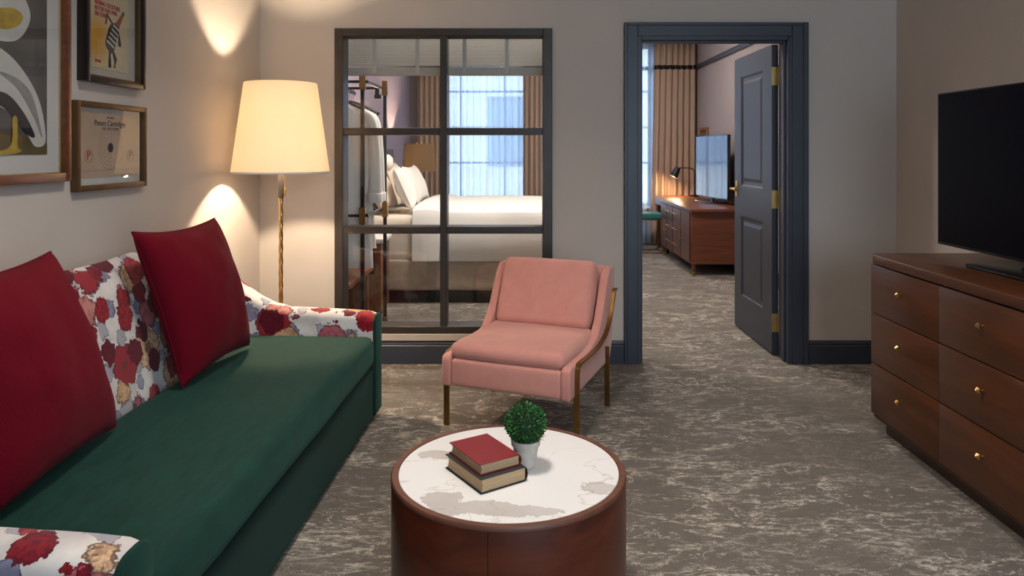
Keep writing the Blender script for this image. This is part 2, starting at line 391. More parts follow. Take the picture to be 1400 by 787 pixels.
def thing(name, label, cat, loc=(0, 0, 0), rz=0, group=None, kind=None):
    o = bpy.data.objects.new(name, None); COL.objects.link(o); o.location = loc; o.rotation_euler = (0, 0, rz)
    o.empty_display_size = .1
    if kind: o['kind'] = kind
    else: o['label'] = label; o['category'] = cat
    if group: o['group'] = group
    return o
def tag(o, label, cat, group=None):
    o['label'] = label; o['category'] = cat
    if group: o['group'] = group
    return o
def struct(o): o['kind'] = 'structure'; return o
def copy_tree(o, parent=None):
    c = o.copy(); COL.objects.link(c); c.parent = parent
    for ch in list(o.children): copy_tree(ch, c)
    return c
def text(name, body, size, mat, parent, loc, align='CENTER', extr=.0006, sx=1.0, font_off=0):
    cu = bpy.data.curves.new(name, 'FONT'); cu.body = body; cu.size = size; cu.align_x = align; cu.align_y = 'CENTER'
    cu.extrude = extr; cu.offset = font_off; cu.space_line = 1.0
    tmp = bpy.data.objects.new(name, cu); COL.objects.link(tmp)
    me = bpy.data.meshes.new_from_object(tmp.evaluated_get(bpy.context.evaluated_depsgraph_get()))
    bpy.data.objects.remove(tmp); bpy.data.curves.remove(cu)
    me.materials.clear(); me.materials.append(M[mat]); me.transform(Matrix.Diagonal((sx, 1, 1, 1)) )
    o = bpy.data.objects.new(name, me); COL.objects.link(o); o.parent = parent; o.location = loc; o.rotation_euler = (PI / 2, 0, 0)
    return o
def smoothstep(x, a, b):
    t = max(0, min(1, (x - a) / (b - a))); return t * t * (3 - 2 * t)
def lerp(pts, x):
    if x <= pts[0][0]: return pts[0][1]
    for (a, va), (b, vb) in zip(pts, pts[1:]):
        if x <= b: return va + (vb - va) * (x - a) / (b - a)
    return pts[-1][1]
def catmull(pts, n=8):
    P = [Vector(p) for p in pts]; P = [P[0] * 2 - P[1]] + P + [P[-1] * 2 - P[-2]]; out = []
    for i in range(1, len(P) - 2):
        for k in range(n):
            t = k / n; a, b, c, d = P[i - 1:i + 3]
            out.append(.5 * ((2 * b) + (c - a) * t + (2 * a - 5 * b + 4 * c - d) * t * t + (3 * b - a - 3 * c + d) * t ** 3))
    return out + [P[-2]]

# ------------------------------------------------------------------ room
WX0, WX1, WY, WB, WYR, CH = -1.706, 2.49, 4.82, 4.965, -1.7, 2.95      # living room
BX0, BX1, BY, BCH = -1.61, 2.64, 10.95, 3.25                           # bedroom
MB_ = MB
struct(MB().box(-4, 5, WYR - .2, BY + .2, -.12, 0).build('floor', 'carpet'))
struct(MB().box(WX0 - .12, WX0, WYR, WB, 0, CH).build('wall_left', 'wall'))
struct(MB().box(WX1, WX1 + .12, WYR, WB, 0, CH).build('wall_right', 'wall'))
# partition with glazed opening and doorway
DX0, DX1, DH = .805, 1.772, 2.13
GX0, GX1, GZ0, GZ1 = -1.21, .222, .2, 2.205
w = MB(); xs = [WX0 - .12, GX0, GX1, DX0, DX1, WX1 + .12]; TOP = 3.3
w.box(xs[0], xs[1], WY, WB, 0, TOP); w.box(xs[1], xs[2], WY, WB, 0, GZ0 - .005); w.box(xs[1], xs[2], WY, WB, GZ1, TOP)
w.box(xs[2], xs[3], WY, WB, 0, TOP); w.box(xs[3], xs[4], WY, WB, DH + .02, TOP); w.box(xs[4], xs[5], WY, WB, 0, TOP)
struct(w.build('wall_back', 'wall', smooth=False))
w = MB(); w.box(WX0 - .12, .55, WYR - .15, WYR, 0, CH); w.box(2.35, WX1 + .12, WYR - .15, WYR, 0, CH)
w.box(.55, 2.35, WYR - .15, WYR, 0, .6); w.box(.55, 2.35, WYR - .15, WYR, 2.6, CH)
struct(w.build('wall_front', 'wall', smooth=False))
struct(MB().box(WX0 - .12, WX1 + .12, WYR - .15, WY, CH, CH + .1).build('ceiling', 'ceiling'))
struct(MB().box(BX0 - .12, BX0, WB, BY, 0, BCH).build('wall_bedroom_left', 'wall_lav'))
struct(MB().box(BX1, BX1 + .12, WB, BY, 0, BCH).build('wall_bedroom_right', 'wall_bed'))
struct(MB().box(BX0 - .12, BX1 + .12, WB, BY, BCH, BCH + .1).build('ceiling_bedroom', 'ceiling'))
WINS = [(-1.15, .12), (.75, 2.0)]; SZ0, SZ1 = .57, 2.98
w = MB(); e = [BX0 - .12, WINS[0][0], WINS[0][1], WINS[1][0], WINS[1][1], BX1 + .12]
for a, b in ((0, 1), (2, 3), (4, 5)): w.box(e[a], e[b], BY, BY + .2, 0, BCH)
for a, b in WINS: w.box(a, b, BY, BY + .2, 0, SZ0); w.box(a, b, BY, BY + .2, SZ1, BCH)
struct(w.build('wall_bedroom_far', 'wall_bed', smooth=False))

def baseboard(name, x0, x1, y, face=-1, h=.152, t=.018):
    prof = [(0, 0), (-t, 0), (-t, h - .035), (-t + .006, h - .028), (-t + .003, h - .018), (-t * .35, h - .006), (-t * .25, h), (0, h)]
    return struct(MB().prism([(y - face * p[0] * 1.0, p[1]) if face > 0 else (y + p[0], p[1]) for p in prof], x0, x1, 'yz').build(name, 'blue'))
baseboard('baseboard_back_left', WX0, DX0 - .112, WY)
baseboard('baseboard_back_right', DX1 + .135, WX1, WY)
def side_board(name, x, sg, y0, y1, h=.152, t=.018):
    prof = [(0, 0), (t, 0), (t, h - .035), (t - .006, h - .028), (t * .35, h - .006), (0, h)]
    return struct(MB().prism([(x + sg * p[0], p[1]) for p in prof], y0, y1, 'xz').build(name, 'blue'))
side_board('baseboard_left', WX0, 1, WYR, WY - .019); side_board('baseboard_right', WX1, -1, WYR, WY - .019)
side_board('baseboard_bedroom_right', BX1, -1, WB, BY); side_board('baseboard_bedroom_left', BX0, 1, WB, BY)
struct(MB().prism([(0, 0), (-.018, 0), (-.018, .12), (0, .15)], BX0 + .02, BX1 - .02, 'yz').build('baseboard_bedroom_far', 'blue')).location = (0, BY, 0)
# picture rail round the bedroom
struct(MB().box(BX1 - .035, BX1, WB, BY, 2.60, 2.66, .008).build('trim_1', 'blue'))
struct(MB().box(BX0, BX0 + .035, WB, BY, 2.60, 2.66, .008).build('trim_2', 'blue'))
struct(MB().box(BX0 + .036, BX1 - .036, BY - .03, BY, 2.60, 2.66, .008).build('trim_3', 'blue'))

# interior glazed screen
r = thing('window_1', '', '', (0, 0, 0), kind='structure')
F0, F1 = 4.805, 4.96
f = MB(); fw = .056
f.box(GX0, GX0 + fw, F0, F1, GZ0, GZ1, .003, 1).box(GX1 - .063, GX1, F0, F1, GZ0, GZ1, .003, 1)
f.box(GX0 + fw, GX1 - .063, F0, F1, GZ1 - .05, GZ1, .003, 1).box(GX0 + fw, GX1 - .063, F0, F1, GZ0, GZ0 + .045, .003, 1)
f.build('window_frame', 'bronze', r)
mu = MB(); mu.box(-.517, -.4725, F0 + .004, F1 - .01, GZ0 + .045, GZ1 - .05, .003, 1)
for z in (1.527, .877): mu.box(GX0 + fw, -.517, F0 + .004, F1 - .01, z - .023, z + .023, .003, 1).box(-.4725, GX1 - .063, F0 + .004, F1 - .01, z - .023, z + .023, .003, 1)
mu.build('glazing_bar', 'bronze', r)
for xa, xb in ((GX0 + fw, -.517), (-.4725, GX1 - .063)):
    for za, zb in ((GZ0 + .045, .854), (.9, 1.504), (1.55, GZ1 - .05)):
        MB().box(xa, xb, 4.935, 4.941, za, zb).build('pane', 'glass', r)
struct(MB().box(GX0 - .0, GX1 + .0, WY - .022, WY - .001, .153, .198, .003, 1).build('trim_4', 'sill'))

# door casing
r = thing('door_1', '', '', (0, 0, 0), kind='structure')
m = MB(); cw = .112
for (a, b, y) in ((0, cw, WY - .016), (.022, cw - .006, WY - .022), (cw - .02, cw, WY - .030), (.03, .085, WY - .019)):
    # a,b measured from the opening outward
    m.box(DX0 - b, DX0 - a, y, WY, 0, DH + b, .003, 1)
    m.box(DX1 + a + .002, DX1 + b + .018, y, WY, 0, DH + b, .003, 1)
    m.box(DX0 - a, DX1 + a, y, WY, DH + a, DH + b, .003, 1)
m.build('casing', 'blue', r)
m = MB(); m.box(DX0 - .004, DX0 + .002, WY - .014, WB + .012, 0, DH).box(DX1 - .002, DX1 + .006, WY - .014, WB + .012, 0, DH).box(DX0, DX1, WY - .014, WB + .012, DH - .002, DH + .02)
m.box(DX0 + .002, DX0 + .016, WY + .03, WY + .07, 0, DH, .002, 1).box(DX1 - .016, DX1 - .002, WY + .03, WY + .07, 0, DH, .002, 1).box(DX0 + .016, DX1 - .016, WY + .03, WY + .07, DH - .016, DH - .002, .002, 1)
m.build('door_jamb', 'blue', r)
# open leaf
r = thing('door_2', '', '', (1.731, 5.0, 0), kind='structure')
T = .044; L = .86; H0, H1 = .012, 2.125
PAN = [(.185, .70, 1.12, 1.98), (.185, .70, .27, .90)]
m = MB(); core = .014
m.box(core, T - core, 0, L, H0, H1)
for x0, x1 in ((0, core), (T - core, T)):
    m.box(x0, x1, 0, PAN[0][0], H0, H1).box(x0, x1, PAN[0][1], L, H0, H1)
    for z0, z1 in ((H0, PAN[1][2]), (PAN[1][3], PAN[0][2]), (PAN[0][3], H1)): m.box(x0, x1, PAN[0][0], PAN[0][1], z0, z1)
m.build('door_leaf', 'door', r, smooth=False)
for (a, b, c, d) in PAN:
    m = MB()
    for sx in (0, 1):
        def X(v): return v if sx == 0 else T - v
        # sloped moulding ring and raised field
        rings = [(0, .001), (.012, .003), (.020, .0115), (.028, .0125), (.045, .0125), (.07, .005)]
        for (i0, d0), (i1, d1) in zip(rings, rings[1:]):
            A = [(a + i0, c + i0), (b - i0, c + i0), (b - i0, d - i0), (a + i0, d - i0)]; B = [(a + i1, c + i1), (b - i1, c + i1), (b - i1, d - i1), (a + i1, d - i1)]
            va = [m.bm.verts.new((X(d0), *p)) for p in A]; vb = [m.bm.verts.new((X(d1), *p)) for p in B]
            for k in range(4): m.bm.faces.new((va[k], va[(k + 1) % 4], vb[(k + 1) % 4], vb[k]))
        m.bm.faces.new([m.bm.verts.new((X(.005), *p)) for p in ((a + .07, c + .07), (b - .07, c + .07), (b - .07, d - .07), (a + .07, d - .07))])
    m.build('door_panel', 'door', r, smooth=False)
for z in (1.91, 1.068, .225):
    m = MB(); m.box(-.0, T * .98, -.004, -.0005, z - .062, z + .062)
    m.box(T, T + .022, -.03, -.026, z - .062, z + .062)
    for k in range(5): m.lathe([(.007, z - .062 + k * .025), (.0075, z - .060 + k * .025), (.0075, z - .040 + k * .025), (.007, z - .038 + k * .025)], 14, (T + .002, -.008, 0))
    m.lathe([(.004, z + .062), (.008, z + .064), (.005, z + .073), (0, z + .075)], 12, (T + .002, -.008, 0))
    h = m.build('hinge', 'hinge', r)
m = MB()
for sg, x in ((-1, 0), (1, T)):
    m.tube([(x, L - .065, 1.1), (x + sg * .008, L - .065, 1.1)], .024, 20)
    m.box(min(x, x + sg * .008), max(x, x + sg * .008), L - .085, L - .045, 1.04, 1.16, .002, 1)
    m.tube([(x, L - .065, 1.1), (x + sg * .05, L - .065, 1.1)], .010, 14)
    m.tube(catmull([(x + sg * .05, L - .06, 1.1), (x + sg * .052, L - .1, 1.102), (x + sg * .05, L - .17, 1.098)], 6), .008, 12)
m.build('door_handle', 'hinge', r)

# bedroom windows
for n, (a, b) in enumerate(WINS):
    r = thing('window_%d' % (n + 2), '', '', (0, 0, 0), kind='structure')
    m = MB(); y0, y1 = BY + .05, BY + .1
    m.box(a, a + .05, y0, y1, SZ0, SZ1).box(b - .05, b, y0, y1, SZ0, SZ1).box(a + .05, b - .05, y0, y1, SZ0, SZ0 + .05).box(a + .05, b - .05, y0, y1, SZ1 - .05, SZ1)
    for k in (1, 2): xx = a + (b - a) * (k / 3 if n else (.22, .74)[k - 1]); m.box(xx - .013, xx + .013, y0 + .01, y1 - .01, SZ0, SZ1)
    for z in (1.22, 1.75, 2.29): m.box(a, b, y0 + .01, y1 - .01, z - .016, z + .016)
    m.build('window_frame', 'black', r, smooth=False)
    MB().box(a + .05, b - .05, y0 + .022, y0 + .026, SZ0 + .05, SZ1 - .05).build('pane', 'glass', r)
    MB().box(a - .04, b + .04, BY - .07, BY + .05, SZ0 - .035, SZ0, .005).build('window_sill', 'ceiling', r)
# unseen window added behind the viewpoint to bring in daylight
r = thing('window_4', '', '', (0, 0, 0), kind='structure')
m = MB()
for x in (.57, 1.15, 1.75, 2.33): m.box(x - .02, x + .02, WYR - .1, WYR - .06, .6, 2.6)
for z in (.62, 2.58): m.box(.55, 2.35, WYR - .1, WYR - .06, z - .02, z + .02)
m.build('window_frame', 'blue', r, smooth=False)

# building across the street
r = thing('facade_building', 'pale stone building with rows of windows across the street', 'building', (0, 19, -6))
MB().box(-14, 16, 0, 6, 0, 11.5).build('wall', 'facade', r)
for i in range(9):
    for j in range(4):
        MB().box(-9.6 + i * 2.2, -8.4 + i * 2.2, -.03, .04, 1.6 + j * 2.7, 3.4 + j * 2.7, .01, 1).build('window', 'facade_glass', r)
struct(MB().box(-20, 22, BY + .3, 40, -6.1, -6).build('street_ground', 'facade'))

# ------------------------------------------------------------------ sofa
FX = -.838
sofa = thing('sofa', 'green velvet sofa with floral back and arms along the left wall', 'sofa', (FX, 1.50, 0), -math.atan(.038))
SL, AT, SD = 2.41, .14, .815
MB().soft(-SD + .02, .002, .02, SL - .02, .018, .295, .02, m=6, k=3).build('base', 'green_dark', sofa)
MB().soft(-.645, .014, AT + .002, SL - AT - .002, .292, .450, .045, (.008, .004, .014), m=14, k=5, wr=.004).build('seat_cushion', 'green', sofa)
MB().tube([(-.004, AT + .02 + (SL - 2 * AT - .04) * k / 30, .4395 + .004 * math.sin(k / 30 * PI)) for k in range(31)], .0022, 6).build('piping', 'green', [c for c in sofa.children if c.name.startswith('seat_cushion')][0])
def armtop(d): return lerp([(0, .545), (.02, .555), (.1, .562), (.45, .577), (.55, .60), (.62, .636), (.70, .69), (.76, .735), (.84, .79)], d)
for sg in (0, 1):
    so = (0, AT) if sg == 0 else (SL - AT, SL)
    rings = []
    for k in range(30):
        d = SD * k / 29; A = armtop(d); s0, s1 = so; ring = [(-d, s0, .035)]
        R = .055
        for j in range(7): t = PI / 2 * j / 6; ring.append((-d, s0 + R - R * math.cos(t), A - R * .8 + R * .8 * math.sin(t)))
        for j in range(7): t = PI / 2 * (6 - j) / 6; ring.append((-d, s1 - R + R * math.cos(t), A - R * .8 + R * .8 * math.sin(t)))
        ring.append((-d, s1, .035)); rings.append([Vector(p) for p in ring])
    arm = MB().loft(rings).build('armrest', 'floral', sofa)
    # green front panel with soft edge
    A = armtop(.01); s0, s1 = so; out = [(s0, .035)] + [(s0 + .055 - .055 * math.cos(PI / 2 * j / 6), A - .044 + .044 * math.sin(PI / 2 * j / 6)) for j in range(7)] + [(s1 - .055 + .055 * math.cos(PI / 2 * j / 6), A - .044 + .044 * math.sin(PI / 2 * j / 6)) for j in range(6, -1, -1)] + [(s1, .035)]
    MB().prism(out, .001, .016, 'yz', r=.006).build('front_panel', 'green', arm)
rings = []
for k in range(61):
    s = AT + .001 + (SL - 2 * AT - .002) * k / 60 if 0 < k < 60 else (AT * .6 if k == 0 else SL - AT * .35)
    edge = min(s - .02, SL - .02 - s); T_ = .68 + .30 * smoothstep(edge, .0, .36) + .004 * math.sin(s * 9)
    fd = .65 + .01 * math.sin(s * 5); lean = .115 * (T_ - .44) / .55
    ring = [Vector((-fd, s, .30)), Vector((-fd - .005, s, .45)), Vector((-fd - lean * .25, s, .45 + (T_ - .45) * .3)), Vector((-fd - lean * .6, s, .45 + (T_ - .45) * .65)), Vector((-fd - lean * .85, s, T_ - .05)),
            Vector((-fd - lean - .01, s, T_ - .015)), Vector((-fd - lean - .04, s, T_)), Vector((-SD - .01, s, T_ - .012)), Vector((-SD - .03, s, T_ - .05)), Vector((-SD - .025, s, .04)), Vector((-fd - .1, s, .04))]
    rings.append(ring)
MB().loft(rings).build('backrest', 'floral', sofa)
for x in (-.09, -SD + .08):
    for y in (.09, SL - .09): MB().lathe([(.022, 0), (.03, .036)], 14, (x, y, 0)).build('leg', 'black', sofa)

def pillow(name, label, BN, BF, TN, TF, th, mat, group, seed=0):
    BN, BF, TN, TF = map(Vector, (BN, BF, TN, TF)); c = (BN + BF + TN + TF) / 4
    U = ((BF - BN) + (TF - TN)) / 4; V = ((TN - BN) + (TF - BF)) / 4; N = V.cross(U).normalized()
    if N.x < 0: N = -N
    root = thing(name, label, 'cushion', tuple(c), 0, group); m = MB(); n = 29
    def P(i, j, sg):
        u, v = -1 + 2 * i / (n - 1), -1 + 2 * j / (n - 1)
        u, v = math.sin(u * PI / 2) * .5 + u * .5, math.sin(v * PI / 2) * .5 + v * .5
        a, b = (u + 1) / 2, (v + 1) / 2
        p = (BN * (1 - a) + BF * a) * (1 - b) + (TN * (1 - a) + TF * a) * b - c
        p -= U * .085 * u * (1 - v * v) + V * .085 * v * (1 - u * u)
        t = ((1 - u ** 2) * (1 - v ** 2)); t = max(t, 0) ** .42
        wr = noise.noise(Vector((u * 2.2, v * 2.2, seed + sg))) * .012 * t + noise.noise(Vector((u * 6, v * 6, seed * 2 + sg))) * .005 * t
        return p + N * (th * (.62 if sg > 0 else -.38) * abs(sg) * t + wr)
    m.grid(lambda i, j: P(i, j, 1), n, n); m.grid(lambda i, j: P(i, j, -1), n, n)
    bmesh.ops.remove_doubles(m.bm, verts=m.bm.verts, dist=.0006)
    m.build('cover', mat, root, angle=60)
    edge = [P(i, 0, 0) for i in range(n)] + [P(n - 1, j, 0) for j in range(1, n)] + [P(i, n - 1, 0) for i in range(n - 2, -1, -1)] + [P(0, j, 0) for j in range(n - 2, -1, -1)]
    MB().tube(edge, .0028, 6).build('seam', mat, root)
    return root
pillow('throw_pillow', 'maroon square pillow near the lamp, farther of the two on the sofa', (-1.32, 2.87, .47), (-1.285, 3.49, .475), (-1.455, 2.75, 1.095), (-1.405, 3.38, 1.09), .20, 'maroon', 'maroon throw pillows', 3)
pillow('throw_pillow', 'ribbed maroon pillow nearest the front, cut by the left photo edge', (-1.33, 1.82, .47), (-1.355, 2.46, .472), (-1.43, 1.65, 1.085), (-1.465, 2.29, 1.085), .21, 'maroon', 'maroon throw pillows', 8)

# ------------------------------------------------------------------ floor lamp
lamp = thing('floor_lamp', 'tall brass floor lamp with a lit cream drum shade in the corner', 'floor lamp', (-1.365, 4.2, 0))
MB().lathe([(.15, 0), (.15, .012), (.145, .018), (.02, .022), (.012, .04)], 40).build('base', 'brass_dark', lamp)
MB().tube([(0, 0, .03 + .01 * i) for i in range(111)], .0115, 12, (.12, 2, .45)).build('pole', 'brass', lamp)
MB().lathe([(.013, 1.13), (.017, 1.135), (.017, 1.29), (.012, 1.30), (.010, 1.46)], 18).build('neck', 'bronze', lamp)
sh = MB().lathe([(.270, 1.272), (.272, 1.275), (.202, 1.785), (.200, 1.788), (.1965, 1.786), (.2675, 1.274)], 72, cap=False)
bmesh.ops.holes_fill(sh.bm, edges=[])
g = sh.bm; g.verts.ensure_lookup_table()
for k in range(72): g.faces.new((g.verts[5 * 72 + k], g.verts[5 * 72 + (k + 1) % 72], g.verts[(k + 1) % 72], g.verts[k]))
shade = sh.build('lamp_shade', 'shade', lamp)
MB().lathe([(.2725, 1.272), (.2735, 1.274), (.2725, 1.283), (.2712, 1.281)], 72, cap=False).build('shade_trim', 'linen', shade)
m = MB()
for k in range(3): a = 2 * PI * k / 3; m.tube([(.012 * math.cos(a), .012 * math.sin(a), 1.765), (.199 * math.cos(a), .199 * math.sin(a), 1.765)], .0025, 6)
m.tube([(0, 0, 1.46), (0, 0, 1.78)], .003, 6); m.build('shade_spider', 'brass', lamp)
MB().lathe([(.012, 1.46), (.014, 1.49), (.026, 1.54), (.03, 1.565), (.024, 1.59), (.008, 1.605)], 20, (.0, 0, 0)).build('light_bulb', 'bulb', lamp)
MB().tube([(.03, -.02, 1.45), (.03, -.02, 1.16)], .0022, 6).lathe([(.004, 1.14), (.006, 1.15), (.006, 1.185), (.003, 1.19)], 10, (.03, -.02, 0)).build('pull_chain', 'brass', lamp)

# ------------------------------------------------------------------ wall pictures (left wall)
def pic_root(name, label, y, z, group='framed pictures on the left wall'):
    return thing(name, label, 'picture', (WX0 + .001, y, z), PI / 2, group)
def frame(root, w, h, fw, depth, mat, name='frame', inner=None):
    m = MB(); a, b = w / 2, h / 2
    m.box(-a, -a + fw, -depth, 0, -b, b, .003, 2).box(a - fw, a, -depth, 0, -b, b, .003, 2).box(-a + fw, a - fw, -depth, 0, -b, -b + fw, .003, 2).box(-a + fw, a - fw, -depth, 0, b - fw, b, .003, 2)
    return m.build(name, mat, root)
def flat(root, name, poly, y, mat, th=.0008):
    if name.startswith(('bottle', 'label', 'figure')): poly = [(a * .95, (b + .2) * .76 - .227) for a, b in poly]
    m = MB(); A = [m.bm.verts.new((p[0], y, p[1])) for p in poly]; B = [m.bm.verts.new((p[0], y + th, p[1])) for p in poly]
    m.bm.faces.new(A); m.bm.faces.new(list(reversed(B)))
    for i in range(len(poly)): m.bm.faces.new((A[i], B[i], B[(i + 1) % len(poly)], A[(i + 1) % len(poly)]))
    bmesh.ops.triangulate(m.bm, faces=m.bm.faces)
    return m.build(name, mat, root, smooth=False)
def blob(pts, n=7):
    P = [Vector((p[0], p[1], 0)) for p in pts]; k = len(P); out = []
    for i in range(k):
        a, b, c, d = P[(i - 1) % k], P[i], P[(i + 1) % k], P[(i + 2) % k]
        for j in range(n):
            t = j / n; q = .5 * ((2 * b) + (c - a) * t + (2 * a - 5 * b + 4 * c - d) * t * t + (3 * b - a - 3 * c + d) * t ** 3); out.append((q.x, q.y))
    return out
# certificate-like target print: y 2.783..3.30, z 1.24..1.59
r = pic_root('framed_print', 'small landscape framed tan target print headed Peters Cartridges, lowest picture', 3.04, 1.418)
W, H = .52, .352
frame(r, W, H, .022, .03, 'frame_brown'); m = MB().box(-W / 2 + .022, W / 2 - .022, -.006, -.001, -H / 2 + .022, H / 2 - .022).build('mat_board', 'mat_board', r)
p = MB().box(-.225, .225, -.0085, -.0062, -.125, .137).build('print', 'paper_tan', r)
text('lettering', 'Peters Cartridges', .033, 'ink_dark', p, (0, -.0092, .094), sx=.98)
text('lettering', 'STEEL TARGET WORKS', .015, 'ink_soft', p, (0, -.0092, .073), sx=.8)
text('lettering', 'THE FAMOUS', .011, 'ink_soft', p, (0, -.0092, .118), sx=.8)
text('lettering', 'P', .05, 'ink_red', p, (-.155, -.0092, -.038)); text('lettering', 'P', .05, 'ink_soft', p, (.155, -.0092, -.038))
for x, mt in ((-.155, 'ink_red'), (.155, 'ink_soft')):
    MB().tube([(x + .026 * math.cos(t * PI / 20), -.009, -.038 + .026 * math.sin(t * PI / 20)) for t in range(41)], .0008, 4).build('emblem_ring', mt, p)
for q in (.03, .045, .06, .075, .09): MB().tube([(q * math.cos(t * PI / 24), -.0088, -.005 + q * math.sin(t * PI / 24)) for t in range(49)], .0005, 4).build('target_ring', 'ink_soft', p)
flat(p, 'bullseye', [(.02 * math.cos(t * PI / 16), -.005 + .02 * math.sin(t * PI / 16)) for t in range(32)], -.0096, 'ink_dark')
flat(p, 'rule_line', [(-.2, -.098), (.2, -.098), (.2, -.0965), (-.2, -.0965)], -.0092, 'ink_soft')
MB().box(-W / 2 + .022, W / 2 - .022, -.018, -.0165, -H / 2 + .022, H / 2 - .022).build('pane', 'pic_glass', r)
# poster: y 2.825..3.268, bottom z 1.672
W, H = .446, .60
r = pic_root('framed_poster', 'black framed cream and yellow cocktail poster with a striding bottle figure', 3.045, 1.672 + H / 2)
frame(r, W, H, .022, .042, 'frame_black'); frame(r, W - .04, H - .04, .010, .030, 'frame_brown', 'inner_frame').location = (0, 0, 0)
MB().box(-W / 2 + .022, W / 2 - .022, -.006, -.001, -H / 2 + .022, H / 2 - .022).build('mat_board', 'mat_cream', r)
p = MB().box(-.14, .135, -.0085, -.0062, -.238, .25).build('print', 'poster', r)
text('lettering', 'MAKING COCKTAILS', .0245, 'ink_red', p, (-.119, -.0092, .026), 'LEFT', sx=.80, font_off=.0006)
text('lettering', 'BETTER FOR OVER', .0245, 'ink_red', p, (-.119, -.0092, .003), 'LEFT', sx=.80, font_off=.0006)
text('lettering', '200 YEARS', .0245, 'ink_red', p, (-.119, -.0092, -.020), 'LEFT', sx=.80, font_off=.0006)
text('lettering', 'BITTERS', .016, 'ink_red', p, (-.115, -.0092, -.210), 'LEFT', sx=.72)
y = -.0094
flat(p, 'bottle_body', blob([(-.045, -.075), (-.012, -.115), (.02, -.108), (.055, .0), (.062, .045), (.03, .052), (-.01, .03), (-.03, -.02)]), y, 'ink_dark')
for k in range(5):
    t = k / 4; cx = -.012 + .05 * t; cz = -.08 + .095 * t
    flat(p, 'label_stripe', [(cx - .024, cz + .018), (cx + .03, cz - .012), (cx + .034, cz - .002), (cx - .02, cz + .028)], y - .0008, 'print_white')
flat(p, 'bottle_neck', [(.03, .045), (.062, .03), (.10, .105), (.085, .115)], y - .0004, 'bottle_red')
flat(p, 'bottle_cap', [(.083, .112), (.101, .103), (.106, .122), (.092, .13)], y - .0006, 'ink_dark')
for nm, pts in (('arm', [(.015, .045), (-.03, .092), (-.038, .088), (-.046, .03), (-.036, .03), (-.028, .072), (.01, .035)]),
                ('arm', [(.058, .02), (.082, -.06), (.076, -.075), (.055, -.07), (.068, -.055), (.05, .0)]),
                ('leg', [(-.018, -.11), (-.022, -.2), (.0, -.2), (-.002, -.195), (-.012, -.193), (-.004, -.115)]),
                ('leg', [(.008, -.112), (.034, -.15), (.018, -.197), (.04, -.195), (.03, -.188), (.047, -.148), (.022, -.105)])):
    flat(p, 'figure_' + nm, pts, y, 'ink_dark')
MB().box(-W / 2 + .022, W / 2 - .022, -.022, -.0205, -H / 2 + .022, H / 2 - .022).build('pane', 'pic_glass', r)
# large painting: right edge y 2.734, bottom z 1.287
W, H = .92, 1.18
r = pic_root('framed_painting', 'large orange wood framed painting of pale forms on dark ground', 2.734 - W / 2, 1.287 + H / 2)
frame(r, W, H, .032, .035, 'frame_orange'); frame(r, W - .06, H - .06, .005, .014, 'gilt', 'gilt_liner')
MB().box(-W / 2 + .03, W / 2 - .03, -.008, -.001, -H / 2 + .03, H / 2 - .03).build('mat_board', 'mat_board', r)
bx, bz = W / 2 - .03 - .075, -H / 2 + .03 + .07
p = MB().box(-bx, bx, -.010, -.0081, bz, -bz).build('canvas', 'print_dark', r)
y = -.0108
flat(p, 'ground_patch', [(-bx, bz), (bx, bz), (bx, bz + .035), (.2, bz + .075), (-.05, bz + .06), (-bx, bz + .09)], y, 'print_earth')
flat(p, 'grey_band', [(-bx, -.125), (.1, -.125), (.1, -.085), (-bx, -.08)], y, 'print_grey')
flat(p, 'pale_form', blob([(.345, -.44), (.29, -.462), (.235, -.41), (.12, -.335), (-.08, -.34), (-.2, -.26), (-.12, -.17), (.02, -.13), (.14, -.15), (.24, -.215), (.315, -.31)]), y - .0008, 'print_white')
flat(p, 'grey_form', blob([(.325, -.43), (.28, -.36), (.2, -.27), (.11, -.22), (.2, -.235), (.275, -.29)]), y - .0016, 'print_grey')
flat(p, 'dark_form', blob([(.285, -.425), (.235, -.415), (.13, -.335), (.0, -.30), (.13, -.285), (.22, -.34)]), y - .0022, 'print_black')
flat(p, 'rounded_form', blob([(.262, .0), (.235, -.07), (.17, -.112), (.06, -.11), (-.04, -.05), (-.03, .04), (.08, .09), (.2, .07)]), y - .0012, 'print_white')
flat(p, 'yellow_form', blob([(.225, -.02), (.19, -.06), (.11, -.078), (.04, -.05), (.1, -.015), (.18, .0)]), y - .002, 'print_yellow')
flat(p, 'yellow_form', blob([(.172, -.37), (.196, -.37), (.198, -.46), (.215, -.478), (.15, -.49), (.06, -.485), (.16, -.462)]), y - .0024, 'print_yellow')
MB().box(-W / 2 + .03, W / 2 - .03, -.0215, -.020, -H / 2 + .03, H / 2 - .03).build('pane', 'pic_glass', r)

# ------------------------------------------------------------------ coffee table, books, plant
ct = thing('coffee_table', 'round walnut drum coffee table with white marble top', 'coffee table', (-.03, 2.262, 0))
TH = .42
body = MB().lathe([(.350, .03), (.357, .035), (.359, .05), (.359, TH - .01), (.3565, TH - .002), (.352, TH), (.3385, TH), (.3375, TH - .006), (.30, TH - .008)], 96).build('drum', 'walnut_v', ct)
MB().lathe([(.3595, TH - .012), (.3595, TH - .004), (.356, TH + .0008), (.3395, TH + .0008), (.339, TH - .004)], 96, cap=False).build('rim', 'walnut_rim', ct)
MB().lathe([(.337, TH - .012), (.3375, TH - .002), (.336, TH), (0, TH)], 96).build('stone_top', 'marble', ct)
MB().lathe([(.31, 0), (.31, .03)], 64).build('plinth', 'black', ct)
for a in (-98, 22, 142):
    MB().box(-.0009, .0009, -.3597, -.357, .05, TH - .013, mat=Matrix.Rotation(math.radians(a + 90), 4, 'Z')).build('seam', 'black', ct)

